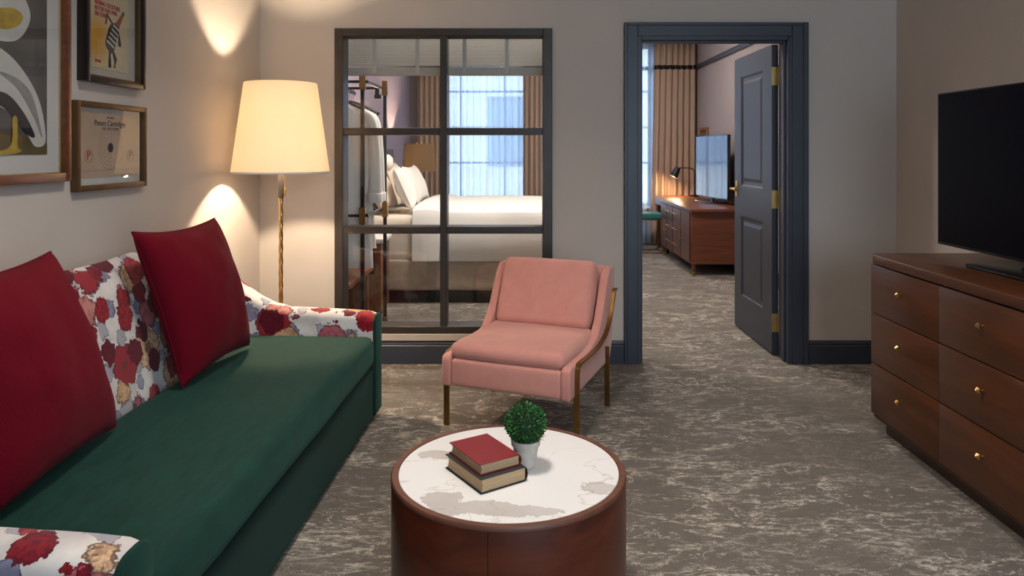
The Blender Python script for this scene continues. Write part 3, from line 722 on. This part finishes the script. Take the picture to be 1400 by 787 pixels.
def book(name, label, c, ang, L, Wd, th, cover, z):
    b = thing(name, label, 'book', (c[0], c[1], z), ang, 'books on the coffee table')
    # local x along the long side; spine on -y side
    cv = .003; m = MB()
    m.box(-L / 2, L / 2, -Wd / 2, Wd / 2, 0, cv, .0008, 1).box(-L / 2, L / 2, -Wd / 2, Wd / 2, th - cv, th, .0008, 1)
    sp = [(-Wd / 2 + .004, 0), (-Wd / 2 - .004, th * .12), (-Wd / 2 - .008, th * .5), (-Wd / 2 - .004, th * .88), (-Wd / 2 + .004, th), (-Wd / 2 + .004, th - .002), (-Wd / 2 - .001, th * .86), (-Wd / 2 - .005, th * .5), (-Wd / 2 - .001, th * .14), (-Wd / 2 + .004, .002)]
    m.prism(sp, -L / 2, L / 2, 'yz'); m.build('cover', cover, b)
    pg = MB().prism([(-Wd / 2, cv), (Wd / 2 - .006, cv), (Wd / 2 - .010, th / 2), (Wd / 2 - .006, th - cv), (-Wd / 2, th - cv)], -L / 2 + .005, L / 2 - .005, 'yz')
    pg.build('pages', 'pages', b); return b
A1 = math.atan2(.175, -.118)
book('hardcover_book', 'thick hardcover book with a black cover, under the red one', (-.1025, 2.215), A1, .213, .156, .043, 'book_black', TH + .0005)
book('hardcover_book', 'red hardcover book lying on top of the black one', (-.106, 2.222), A1 - .03, .194, .136, .033, 'book_red', TH + .044)
pl = thing('potted_plant', 'small round boxwood ball in a pale grey pot on marble', 'plant', (.022, 2.275, TH + .0005))
MB().lathe([(.028, 0), (.031, .002), (.040, .066), (.045, .068), (.046, .084), (.0415, .085), (.039, .07), (0, .068)], 40).build('pot', 'pot', pl)
MB().lathe([(0.004, .085), (.035, .09), (.052, .11), (.056, .135), (.05, .16), (.03, .178), (.004, .184)], 24).build('inner_foliage', 'stem', pl)
m = MB()
for i in range(1500):
    zc = 1 - 2 * (i + .5) / 1500; a = i * 2.39996; rr = math.sqrt(1 - zc * zc)
    d = Vector((rr * math.cos(a), rr * math.sin(a), zc)); R = .054 + random.uniform(-.006, .008)
    base = Vector((0, 0, .134)) + Vector((d.x * R, d.y * R, d.z * R * .92))
    dirv = (d + Vector([random.uniform(-.9, .9) for _ in range(3)])).normalized(); side = dirv.cross(Vector([random.uniform(-1, 1) for _ in range(3)])).normalized()
    Lf, Wf = random.uniform(.010, .015), random.uniform(.0028, .0042); n_ = dirv.cross(side)
    q = [base, base + dirv * Lf * .4 + side * Wf + n_ * .001, base + dirv * Lf, base + dirv * Lf * .4 - side * Wf + n_ * .001]
    m.bm.faces.new([m.bm.verts.new(v) for v in q])
m.build('foliage', 'leaf', pl, smooth=False)['kind'] = 'stuff'

# ------------------------------------------------------------------ pink chair
ch = thing('lounge_chair', 'blush pink velvet lounge chair with curved brass strap arms', 'armchair', (-.046, 3.609, 0), math.atan2(-.369, .929))
MB().soft(-.29, .29, -.068, .60, .225, .362, .018, (0, .004, 0), m=6, k=3).build('seat_frame', 'pink', ch)
MB().soft(-.298, .298, -.062, .50, .362, .437, .032, (.008, .008, .014), m=12, k=5, wr=.004, seed=2).build('seat_cushion', 'pink', ch)
side = [(-.072, .225), (-.072, .362), (-.057, .380), (.12, .380), (.30, .392), (.41, .42), (.49, .49), (.56, .60), (.62, .70), (.67, .742), (.76, .742), (.775, .72), (.72, .34), (.66, .235)]
for sg in (-1, 1):
    MB().prism(side, sg * .291, sg * .338, 'yz', r=.01).build('side_panel', 'pink', ch)
MB().prism([(.60, .235), (.66, .235), (.775, .72), (.76, .742), (.69, .742), (.55, .40)], -.291, .291, 'yz', r=.008).build('back_frame', 'pink', ch)
m = MB().soft(-.272, .272, -.058, .058, -.18, .20, .035, (.004, .014, .004), m=12, k=5, wr=.003, seed=5)
bmesh.ops.transform(m.bm, matrix=Matrix.Translation((0, .562, .588)) @ Matrix.Rotation(-.42, 4, 'X'), verts=m.bm.verts)
m.build('back_cushion', 'pink', ch)
for sg in (-1, 1):
    pts = [(sg * .346, 0, 0), (sg * .346, 0, .12), (sg * .346, 0, .24), (sg * .346, .0, .335), (sg * .346, .006, .358), (sg * .346, .025, .372), (sg * .346, .06, .375)]
    pts += [tuple(p) for p in catmull([(sg * .346, .13, .374), (sg * .346, .3, .372), (sg * .346, .42, .382), (sg * .346, .53, .41), (sg * .346, .61, .47), (sg * .346, .665, .54), (sg * .346, .705, .60), (sg * .346, .72, .612), (sg * .346, .75, .613)], 6)]
    MB().strip(pts, .032, .009).build('armrest', 'brass_dark', ch)
    MB().strip([(sg * .345, .575, .0), (sg * .345, .565, .25), (sg * .345, .56, .33)], .030, .009).build('leg', 'brass_dark', ch)
    MB().strip([(sg * .325, .004, .232), (sg * .325, .56, .232)], .02, .008).build('rail', 'brass_dark', ch)
    m = MB()
    for yy in (.012,): m.tube([(sg * .334, yy, .27), (sg * .342, yy, .27)], .006, 10)
    m.build('bolt', 'brass', ch)

# ------------------------------------------------------------------ dresser
dr = thing('dresser', 'long walnut dresser with brass knobs against the right wall', 'dresser', (1.777, 3.675, 0))
DL, DD = 1.84, .69
MB().box(.004, DD, -DL + .01, -.01, .07, .838, .002, 1).build('body', 'walnut', dr)
pts = []
for cx, cy, a0 in ((.06, -.06, 90), (.06, -DL + .06, 180)):
    for k in range(9): a = math.radians(a0 + 90 * k / 8); pts.append((cx - .020 + .06 * math.cos(a), cy + .07 * math.sin(a)))
poly = pts + [(DD, -DL - .015), (DD, .015)]
MB().prism(poly, .842, .885, 'xy', r=.004).build('top', 'walnut', dr)
MB().box(.045, DD, -DL + .05, -.05, 0, .07).build('plinth', 'dark_wood', dr)
cols = [(-.02, -.605), (-.608, -1.20), (-1.203, -DL + .02)]; rows = [(.597, .836), (.350, .594), (.098, .347)]
for (a, b) in cols:
    for (z0, z1) in rows:
        d = MB().box(-.016, .003, b, a, z0 + .001, z1 - .001, .002, 2).build('drawer', 'walnut', dr)
        k = MB(); yc, zc = (a + b) / 2, (z0 + z1) / 2 + .02
        k.tube([(-.014, yc, zc), (-.03, yc, zc)], .0045, 10)
        rings = []
        for q, x in ((.006, -.028), (.014, -.034), (.0145, -.037), (.002, -.048)):
            rings.append([Vector((x, yc + q * math.cos(PI / 4 + t * PI / 2), zc + q * math.sin(PI / 4 + t * PI / 2))) for t in range(4)])
        k.loft(rings); k.build('knob', 'brass', d, smooth=False)
# television
tv = thing('television', 'large black flat television standing on the walnut dresser', 'television', (2.1, 2.97, .886))
m = MB().box(-.004, .035, -.69, .69, .05, .80, .004, 2).box(.03, .075, -.45, .45, .10, .55, .01, 2); m.build('casing', 'plastic', tv)
MB().box(-.0055, -.0035, -.68, .68, .064, .792).build('screen', 'screen', tv)
MB().prism([(-.10, -.30), (.14, -.30), (.16, -.28), (.16, .28), (.14, .30), (-.10, .30), (-.12, .27), (-.12, -.27)], .0, .012, 'xy', r=.004).build('stand', 'plastic', tv)
MB().box(.0, .05, -.05, .05, .01, .12, .008, 2).box(-.004, .012, -.08, .08, .012, .03, .003, 1).build('neck', 'plastic', tv)

# ------------------------------------------------------------------ bedroom: window dressing
def curtain(name, x0, x1, y, z0, z1, folds, amp, mat, parent=None, pinch=True, seed=0, taper=0):
    n = folds * 8; nz = 14; rnd = random.Random(seed); ph = [rnd.uniform(-.5, .5) for _ in range(folds + 1)]
    def P(i, j):
        u = i / (n - 1); z = z0 + (z1 - z0) * j / (nz - 1); k = j / (nz - 1)
        a = amp * (1 - .45 * k if pinch else 1); s = math.sin(2 * PI * folds * u + ph[int(u * folds)] * .6 + .25 * math.sin(k * 3 + seed))
        xx = x0 + (x1 - x0) * u + (taper * (1 - k) * (1 - u) if taper else 0)
        return (xx + .25 * amp * math.cos(4 * PI * folds * u) , y + a * s + .01 * math.sin(u * 9 + seed), z)
    m = MB(); m.grid(P, n, nz)
    o = m.build(name, mat, parent, angle=180)
    so = o.modifiers.new('thickness', 'SOLIDIFY'); so.thickness = .003
    return o, P, n
def drape(x0, x1, label, seed, folds=7, taper=0):
    r = thing('window_drape', label, 'curtain', (0, 0, 0), 0, 'taupe drapes on the bedroom windows')
    o, P, n = curtain('cloth', x0, x1, BY - .17, .02, 3.0, folds, .042, 'drape', r, True, seed, taper)
    m = MB()
    def B(i, j):
        k = (2.60 + .055 * j - .02) / 2.98 * 13; a = Vector(P(i, int(k))); return (a.x, a.y - .008, 2.60 + .06 * j)
    m.grid(B, n, 2); b = m.build('band', 'drape_band', r, angle=180); so = b.modifiers.new('t', 'SOLIDIFY'); so.thickness = .002; so.offset = 0
    return r
drape(2.0, 2.60, 'taupe drape with black band hanging behind the desk lamp', 1, 7, -.06)
drape(.06, .50, 'taupe drape seen through the right glass panes beyond the bed', 2, 6)
drape(-1.50, -1.03, 'narrow taupe drape left of the bedside lamp beyond the bed', 3, 6)
for (a, b, lb) in ((-1.12, .14, 'white sheer curtain over the window behind the bed'), (.74, 2.1, 'white sheer curtain seen at the left edge of the doorway')):
    o, _, _ = curtain('sheer_curtain', a, b, BY - .07, .02, 3.0, 13, .036, 'sheer', None, False, 5 + int(a > 0))
    tag(o, lb, 'curtain', 'sheer curtains on the bedroom windows')
for a, b, lb in ((-1.55, .52, 'curtain track above the bed window'), (.53, 2.63, 'curtain track above the window by the desk')):
    tag(MB().box(a, b, BY - .2, BY - .13, 3.005, 3.04, .005, 1).build('curtain_track', 'brass_dark'), 'brass ' + lb, 'curtain rail')
# venetian blind raised behind the glazed screen
bl = thing('venetian_blind', 'white slatted blind pulled up at the top of the glass partition', 'blind', (0, 5.02, 0))
m = MB()
for k in range(30):
    z = 1.985 + k * .0125
    m.box(-1.2, .21, -.022, .022, -.0008, .0008, mat=Matrix.Translation((0, 0, z)) @ Matrix.Rotation(.42, 4, 'X'))
m.build('slats', 'blind', bl, smooth=False)
MB().box(-1.2, .21, -.022, .022, 1.915, 1.972, .006, 2).build('bottom_rail', 'blind', bl)
for x in (-.985, -.69, -.37, -.08): MB().box(x - .013, x + .013, -.027, -.0255, 1.93, 2.36).build('ladder_tape', 'ceiling', bl)
MB().box(-1.21, .215, -.03, .03, 2.36, 2.42, .004, 1).build('head_rail', 'blind', bl)

# bed
bed = thing('bed', 'wide white bed with grey headboard seen through the glass panes', 'bed', (BX0 + .02, 6.7, 0))
MB().box(.09, 2.15, .08, 1.87, .0, .125, .005, 1).build('plinth', 'black', bed)
MB().soft(.08, 2.17, .0, 1.95, .12, .40, .02, m=8, k=3, wr=.004).build('valance', 'valance', bed)
MB().soft(.08, 2.16, .02, 1.93, .38, .80, .07, m=8, k=4).build('mattress', 'linen_cream', bed)
rings = []
X0, X1 = .62, 2.19
for k in range(40):
    u = k / 39; x = X0 + (X1 - X0) * u; wv = .006 * math.sin(x * 9); rise = .014 * math.sin(u * PI)
    o = [(-.012, .39), (-.03, .42), (-.028, .6), (-.02, .78), (.01, .835), (.09, .862), (.5, .872), (1.0, .876), (1.5, .872), (1.88, .862), (1.95, .83), (1.97, .7), (1.97, .42), (1.955, .39), (1.94, .42), (1.90, .78), (1.0, .80), (.06, .78), (.0, .7), (.0, .42)]
    rings.append([Vector((x, a + (wv if i < 4 else 0), b + (rise if 5 < i < 10 else 0))) for i, (a, b) in enumerate(o)])
MB().loft(rings).build('duvet', 'linen', bed)
rings = []
for k in range(10):
    x = .62 + .24 * k / 9; e_ = .012 * math.sin(PI * k / 9)
    o = [(-.02, .385), (-.042 - e_, .40), (-.04 - e_, .6), (-.032 - e_, .79), (.0, .85 + e_), (.09, .882 + e_), (.9, .898 + e_), (1.85, .882 + e_), (1.965, .84), (1.98, .5), (1.96, .48), (1.94, .80), (.9, .85), (.04, .82), (-.01, .6)]
    rings.append([Vector((x, a, b)) for a, b in o])
MB().loft(rings).build('turned_sheet', 'linen', bed)
hb = MB().soft(.0, .075, -.12, 2.2, .05, 1.42, .02, m=6, k=3).build('headboard', 'headboard', bed)
def bpillow(loc, rz, w, h, th, mat, label, lean=.35, seed=0):
    n = 21; m = MB()
    def P(i, j, sg):
        u, v = -1 + 2 * i / (n - 1), -1 + 2 * j / (n - 1); t = max(0, (1 - u * u) * (1 - v * v)) ** .4
        x = u * w / 2 * (1 - .09 * (1 - v * v)); z = v * h / 2 * (1 - .12 * (1 - u * u))
        return Vector((sg * th / 2 * t, x, z + h / 2)) + Vector(noise.noise_vector(Vector((u * 2, v * 2, seed)))) * .012 * t
    m.grid(lambda i, j: P(i, j, 1), n, n); m.grid(lambda i, j: P(i, j, -1), n, n)
    bmesh.ops.remove_doubles(m.bm, verts=m.bm.verts, dist=.0006)
    q = m.build('bed_pillow', mat, None, angle=60); q.location = loc; q.rotation_euler = (0, -lean, rz)
    tag(q, label, 'pillow', 'pillows on the bed'); return q
bpillow((-1.25, 7.06, .835), 0, .62, .40, .18, 'linen_cream', 'cream bed pillow nearest the glass, against the headboard', .35, 1)
bpillow((-1.02, 7.16, .84), .1, .66, .44, .17, 'linen', 'white pointed pillow in front, near side of the bed', .42, 2)
bpillow((-1.25, 7.95, .835), 0, .66, .46, .18, 'linen_cream', 'cream bed pillow on the far side by the headboard', .35, 3)
bpillow((-1.03, 7.96, .84), -.05, .66, .44, .17, 'linen', 'white pillow in front on the far side of the bed', .42, 4)

# bedside lamp beyond the bed with its table
nt = thing('nightstand', 'dark nightstand beyond the bed under the taupe lamp', 'nightstand', (-1.28, 9.22, 0))
MB().box(-.25, .25, -.22, .22, .12, .62, .005, 1).build('body', 'dark_wood', nt); MB().box(-.27, .27, -.24, .24, .62, .65, .005, 1).build('top', 'ceiling', nt)
for x in (-.2, .2):
    for y_ in (-.17, .17): MB().lathe([(.012, 0), (.018, .12)], 10, (x, y_, 0)).build('leg', 'brass_dark', nt)
tl = thing('table_lamp', 'table lamp with a taupe drum shade beyond the bed', 'table lamp', (-1.25, 9.2, .651))
MB().lathe([(.09, 0), (.09, .015), (.05, .03), (.075, .12), (.08, .22), (.04, .34), (.02, .40), (.012, .5)], 28).build('base', 'brass_dark', tl)
MB().lathe([(.205, .49), (.207, .492), (.190, .83), (.188, .832), (.186, .83), (.203, .492)], 48, cap=False).build('lamp_shade', 'shade_dark', tl)
MB().lathe([(.012, .5), (.028, .58), (.02, .63), (.004, .645)], 14).build('light_bulb', 'bulb', tl)
for k in (0, 1): MB().lathe([(.008, .832), (.012, .84), (.002, .86)], 10, (-.03 + .06 * k, 0, 0)).build('finial', 'brass', tl)
# near nightstand and luggage bench with clothes rack
ns = thing('nightstand', 'brown nightstand with white top beside the near side of the bed', 'nightstand', (-1.36, 6.36, 0))
MB().box(-.22, .20, -.2, .2, .05, .62, .005, 1).build('body', 'mid_wood', ns); MB().box(-.235, .225, -.215, .215, .62, .66, .008, 2).build('top', 'ceiling', ns)
MB().box(-.17, .15, -.207, -.2, .36, .58, .003, 1).build('drawer', 'dark_wood', ns)
MB().box(-.2, .18, -.19, .19, 0, .05).build('plinth', 'black', ns)
be = thing('luggage_bench', 'wooden luggage bench under the hanging robes', 'bench', (-1.35, 5.36, 0))
MB().box(-.24, .19, -.34, .50, .445, .485, .006, 2).build('top', 'mid_wood', be)
MB().box(-.22, .17, .36, .40, 0, .445, .004, 1).build('side_panel', 'mid_wood', be); MB().box(-.22, .17, -.32, -.28, 0, .445, .004, 1).build('side_panel', 'mid_wood', be)
MB().box(-.22, -.2, -.28, .36, .05, .44).build('back_panel', 'dark_wood', be)
ra = thing('clothes_rack', 'dark metal clothes rack with brass brackets behind the left panes', 'clothes rack', (-1.1, 5.3, 0))
posts = [(-.03, .0), (.03, .56)]
for (x, y_) in posts:
    p = MB().box(x - .013, x + .013, y_ - .013, y_ + .013, 0.0, 1.95, .002, 1).build('post', 'black', ra)
    for z in (.93, 1.90): MB().box(x - .022, x + .022, y_ - .022, y_ + .022, z - .06, z + .06, .003, 1).build('bracket', 'brass_dark', p)
    MB().box(x - .02, x + .02, y_ - .02, y_ + .02, 0, .07, .003, 1).build('foot', 'brass_dark', p)
m = MB()
for z in (.93, 1.90): m.box(-.01, .01, .0, .56, z - .01, z + .01)
m.build('long_bar', 'black', ra)
m = MB()
for (x, y_) in posts:
    for z in (.93, 1.90): m.box(-.51 + .02, x, y_ - .01, y_ + .01, z - .01, z + .01)
m.build('wall_arm', 'black', ra)
MB().tube([(-.22, -.02, 1.86), (-.22, .58, 1.86)], .012, 12).build('hanging_rail', 'black', ra)
MB().box(.0, .03, .3, .325, 1.83, 1.88, .002).box(-.005, .045, .3, .325, 1.80, 1.83, .002).build('hook', 'black', ra)
def hanger_mesh(m):
    m.tube(catmull([(0, 0, -.02), (0, 0, .03), (.02, 0, .05), (0, 0, .078), (-.018, 0, .06)], 6), .0025, 6)
    m.tube(catmull([(-.22, 0, -.11), (-.1, 0, -.05), (0, 0, -.02), (.1, 0, -.05), (.22, 0, -.11)], 6), .009, 8)
    m.tube([(-.2, 0, -.13), (.2, 0, -.13)], .004, 6); m.tube([(-.2, 0, -.13), (-.21, 0, -.108)], .004, 6); m.tube([(.2, 0, -.13), (.21, 0, -.108)], .004, 6)
    return m
h0 = tag(hanger_mesh(MB()).build('clothes_hanger', 'black'), 'dark empty hanger on the rack, closest to the robes', 'hanger', 'empty hangers on the rack')
h0.location = (-1.31, 5.66, 1.80); h0.rotation_euler = (0, 0, -.2)
for yy, rz, lb in ((5.73, -.08, 'dark empty hanger in the middle of the rack'), (5.80, -.2, 'dark empty hanger at the far end of the rack')):
    h = h0.copy(); COL.objects.link(h); h.location = (-1.31, yy, 1.80); h.rotation_euler = (0, 0, rz); h['label'] = lb
def robe(loc, rz, label, length, seed):
    r = thing('bathrobe', label, 'robe', loc, rz, 'white robes on the rack')
    rings = []; n = 28; prof = [(0, .05, .05), (-.03, .10, .055), (-.07, .19, .06), (-.13, .235, .07), (-.3, .22, .085), (-.55, .20, .085), (-.8, .225, .095), (-1.0, .24, .10), (-length, .25, .11)]
    for z, a, b in prof:
        rings.append([Vector((a * math.cos(2 * PI * k / n), (b * .35 + .008 * math.sin(k * 2.1 + seed + z * 4)) * math.sin(2 * PI * k / n) * 1.3, z)) for k in range(n)])
    MB().loft(rings).build('body', 'linen', r)
    for sg in (-1, 1):
        MB().tube(catmull([(sg * .17, 0, -.08), (sg * .235, -.01, -.14), (sg * .26, -.01, -.35), (sg * .265, -.012, -.60), (sg * .262, -.012, -.68)], 5), [.035 + .001 * q for q in range(21)], 14).build('sleeve', 'linen', r)
        MB().lathe([(.062, -.74), (.064, -.68), (.058, -.67)], 14, (sg * .262, -.012, 0), scale=(1, 1)).build('cuff', 'linen', r)
    MB().tube(catmull([(-.06, -.045, -.02), (-.02, -.06, -.14), (.03, -.065, -.4), (.03, -.07, -length + .1)], 5), .012, 8).build('lapel', 'linen', r)
    m = MB(); hanger_mesh(m); hh = m.build('hanger', 'black', r); hh.location = (0, 0, .03); return r
robe((-1.32, 5.40, 1.76), -.03, 'white bathrobe hanging nearest on the clothes rack', 1.22, 1)
robe((-1.33, 5.57, 1.76), -.03, 'white bathrobe hanging behind the nearest robe', 1.10, 4)
sc = thing('wall_sconce', 'round brass wall light with a white globe above the headboard', 'wall light', (BX0 + .095, 7.4, 1.28))
rot = Matrix.Rotation(PI / 2, 4, 'Y')
m = MB().lathe([(.03, 0), (.03, .10), (.012, .12)], 20); bmesh.ops.transform(m.bm, matrix=rot, verts=m.bm.verts); m.build('stem', 'brass', sc)
m = MB().lathe([(.115, .09), (.12, .10), (.115, .11), (.0, .112)], 40); bmesh.ops.transform(m.bm, matrix=rot, verts=m.bm.verts); m.build('disc', 'brass', sc)
m = MB().lathe([(.002, .112), (.06, .125), (.085, .16), (.08, .21), (.05, .24), (.002, .25)], 30); bmesh.ops.transform(m.bm, matrix=rot, verts=m.bm.verts); m.build('globe', 'white_glass', sc)

# desk unit
dk = thing('media_console', 'brown wood console with brass handles through the open doorway', 'console', (1.93, 8.14, 0))
MB().box(0.0, .68, .03, 1.75, .13, .715, .004, 1).build('body', 'desk_wood', dk)
MB().prism([(-.02, -.0), (.03, -.03), (.69, -.03), (.69, 1.78), (-.02, 1.78)], .717, .752, 'xy', r=.004).build('top', 'desk_wood', dk)
fr = [(.08, .50), (.53, .95), (.98, 1.32), (1.35, 1.70)]
for i, (a, b) in enumerate(fr):
    if i in (0, 3):
        d = MB().box(-.014, -.001, a, b, .15, .70, .003, 1).build('door', 'desk_front', dk)
        hy = b - .05 if i == 0 else a + .05
        MB().tube([(-.045, hy, .36), (-.045, hy, .52)], .005, 8).tube([(-.014, hy, .38), (-.045, hy, .38)], .004, 8).tube([(-.014, hy, .50), (-.045, hy, .50)], .004, 8).build('handle', 'brass', d)
    else:
        for z in (.15, .335, .52):
            d = MB().box(-.014, -.001, a, b, z, z + .178, .003, 1).build('drawer', 'desk_front', dk)
            MB().tube([(-.045, a + .06, z + .12), (-.045, b - .06, z + .12)], .006, 8).tube([(-.014, a + .09, z + .12), (-.045, a + .09, z + .12)], .004, 8).tube([(-.014, b - .09, z + .12), (-.045, b - .09, z + .12)], .004, 8).build('handle', 'brass', d)
for x in (.03, .64):
    for y_ in (.06, 1.72):
        l = MB().lathe([(.014, 0), (.017, .045)], 12, (x, y_, 0)).build('foot', 'brass', dk)
        MB().lathe([(.018, .045), (.026, .13)], 12, (x, y_, 0)).build('leg', 'desk_wood', dk)
ds = thing('writing_desk', 'narrow brown desk extending from the console towards the drapes', 'desk', (1.97, 9.94, 0))
MB().box(0, .63, 0, .72, .715, .75, .004, 1).build('top', 'desk_wood', ds)
MB().box(.02, .61, .03, .69, .63, .714, .004, 1).build('apron', 'desk_front', ds)
for x in (.065, .58):
    for y_ in (.05, .67): MB().box(x - .022, x + .022, y_ - .022, y_ + .022, 0, .63, .004, 1).build('leg', 'desk_wood', ds)
st = thing('stool', 'low stool with teal seat and thin brass frame by the desk', 'stool', (1.80, 10.12, 0))
MB().soft(-.15, .17, -.19, .19, .47, .545, .02, (0, 0, .008), m=5, k=3).build('seat', 'teal', st)
m = MB()
for x in (-.14, .16):
    for y_ in (-.18, .18): MB().box(x - .008, x + .008, y_ - .008, y_ + .008, .0, .47).build('leg', 'brass_dark', st)
for z in (.008, .462): m.box(-.148, .168, -.188, -.172, z - .008, z + .008).box(-.148, .168, .172, .188, z - .008, z + .008).box(.152, .168, -.172, .172, z - .008, z + .008)
m.build('frame', 'brass_dark', st)
tv2 = thing('television', 'flat television on the wooden console reflecting blue window light', 'television', (2.42, 9.2, .753))
MB().box(.0, .035, -.55, .55, .055, .84, .004, 2).build('casing', 'plastic', tv2)
MB().box(-.0025, -.0005, -.54, .54, .066, .832).build('screen', 'screen_gloss', tv2)
MB().box(-.12, .13, -.25, .25, .0, .012, .004, 1).build('stand', 'plastic', tv2); MB().box(.005, .03, -.04, .04, .01, .1, .003, 1).build('neck', 'plastic', tv2)
tv2.rotation_euler = (0, 0, .1)
dl = thing('desk_lamp', 'small black desk lamp glowing warm in front of the drape', 'desk lamp', (2.50, 10.4, .752))
MB().lathe([(.065, 0), (.065, .02), (.05, .024), (.0, .025)], 24).build('base', 'black', dl)
MB().tube(catmull([(0, 0, .02), (0, 0, .3), (-.01, 0, .37), (-.06, 0, .40), (-.18, -.0, .405), (-.23, 0, .40)], 7), .007, 10).build('arm', 'black', dl)
m = MB().lathe([(.02, .0), (.04, -.005), (.045, -.03), (.062, -.15), (.058, -.15), (.04, -.03), (.0, -.012)], 24, cap=False)
bmesh.ops.transform(m.bm, matrix=Matrix.Translation((-.23, 0, .415)) @ Matrix.Rotation(.45, 4, 'Y'), verts=m.bm.verts); m.build('lamp_shade', 'black', dl)
m = MB().lathe([(.002, -.05), (.018, -.06), (.036, -.115), (.024, -.145), (.002, -.155)], 16)
bmesh.ops.transform(m.bm, matrix=Matrix.Translation((-.23, 0, .415)) @ Matrix.Rotation(.45, 4, 'Y'), verts=m.bm.verts); m.build('light_bulb', 'bulb', dl)
r = thing('framed_picture', 'tiny wood framed picture on the bedroom wall above the television', 'picture', (BX1 - .001, 10.35, 1.64), -PI / 2)
frame(r, .42, .17, .035, .03, 'mid_wood'); MB().box(-.175, .175, -.008, -.001, -.05, .05).build('print', 'print_earth', r)

# ------------------------------------------------------------------ ceiling lights added out of view to brighten both rooms
def fill_light(x, y, z, power, color, size, label, spread=180):
    f = thing('added_ceiling_light', label, 'ceiling light', (x, y, z), 0, 'added ceiling lights')
    MB().lathe([(size * .5, 0), (size * .56, -.004), (size * .58, -.02), (size * .55, -.025), (size * .5, -.02)], 32, cap=False).build('trim_ring', 'switch', f)
    MB().lathe([(size * .5, -.006), (0.001, -.006)], 32).build('housing', 'switch', f)
    L = bpy.data.lights.new('ceiling_fill_lamp', 'AREA'); L.shape = 'DISK'; L.size = size * .95; L.energy = power; L.color = color; L.spread = math.radians(spread)
    o = bpy.data.objects.new('ceiling_fill_lamp', L); COL.objects.link(o); o.location = (x, y, z - .012)
for x, y, p in ((-.2, 2.2, 24), (1.1, 2.6, 7), (.4, .3, 8)):
    fill_light(x, y, CH, p, (1, .90, .80), .45, 'added round ceiling light, unseen, brightening the sitting room', 125)
for x, y, p in ((.9, 6.4, 42), (-.45, 6.2, 66), (1.3, 8.8, 40)):
    fill_light(x, y, BCH, p, (1, .90, .80), .4, 'added round ceiling light, unseen, brightening the bedroom')
def point(name, loc, power, color, r):
    L = bpy.data.lights.new(name, 'POINT'); L.energy = power; L.color = color; L.shadow_soft_size = r
    o = bpy.data.objects.new(name, L); COL.objects.link(o); o.location = loc; return o
point('floor_lamp_light', (-1.365, 4.2, 1.54), 96, (1, .77, .53), .03)
point('table_lamp_light', (-1.25, 9.2, 1.28), 95, (1, .70, .44), .03)
point('desk_lamp_light', (2.50 - .286, 10.4, .752 + .298), 36, (1, .62, .30), .024)
point('sconce_light', (BX0 + .2, 7.2, 1.56), 5, (1, .58, .32), .03)

# world daylight and window portals
wd = bpy.data.worlds.new('sky'); scn.world = wd; wd.use_nodes = True
bg = wd.node_tree.nodes['Background']; bg.inputs[0].default_value = (.70, .85, 1, 1); bg.inputs[1].default_value = 8.5
def portal(name, loc, rot, sx, sy):
    L = bpy.data.lights.new(name, 'AREA'); L.shape = 'RECTANGLE'; L.size = sx; L.size_y = sy; L.cycles.is_portal = True
    o = bpy.data.objects.new(name, L); COL.objects.link(o); o.location = loc; o.rotation_euler = rot
for n, (a, b) in enumerate(WINS): portal('window_daylight', ((a + b) / 2, BY + .15, (SZ0 + SZ1) / 2), (-PI / 2, 0, 0), b - a, SZ1 - SZ0)
portal('window_daylight', (1.45, WYR - .12, 1.6), (PI / 2, 0, 0), 1.8, 2.0)

# ------------------------------------------------------------------ camera
cam = bpy.data.cameras.new('camera'); co = bpy.data.objects.new('camera', cam); COL.objects.link(co)
co.location = (0, 0, 1.40); co.rotation_euler = (PI / 2, 0, 0)
cam.sensor_fit = 'HORIZONTAL'; cam.sensor_width = 36; cam.lens = 36 * 1000 / 1400
cam.shift_x = -9 / 1400; cam.shift_y = -187.5 / 1400; cam.clip_start = .05; cam.clip_end = 200
scn.camera = co
scn.view_settings.view_transform = 'Standard'; scn.view_settings.look = 'None'; scn.view_settings.gamma = 1; scn.view_settings.use_curve_mapping = False
scn.view_settings.exposure = 0.0
scn.cycles.use_denoising = True
scn.cycles.max_bounces = 8; scn.cycles.transparent_max_bounces = 12; scn.cycles.caustics_reflective = False; scn.cycles.caustics_refractive = False
scn.cycles.sample_clamp_indirect = 6
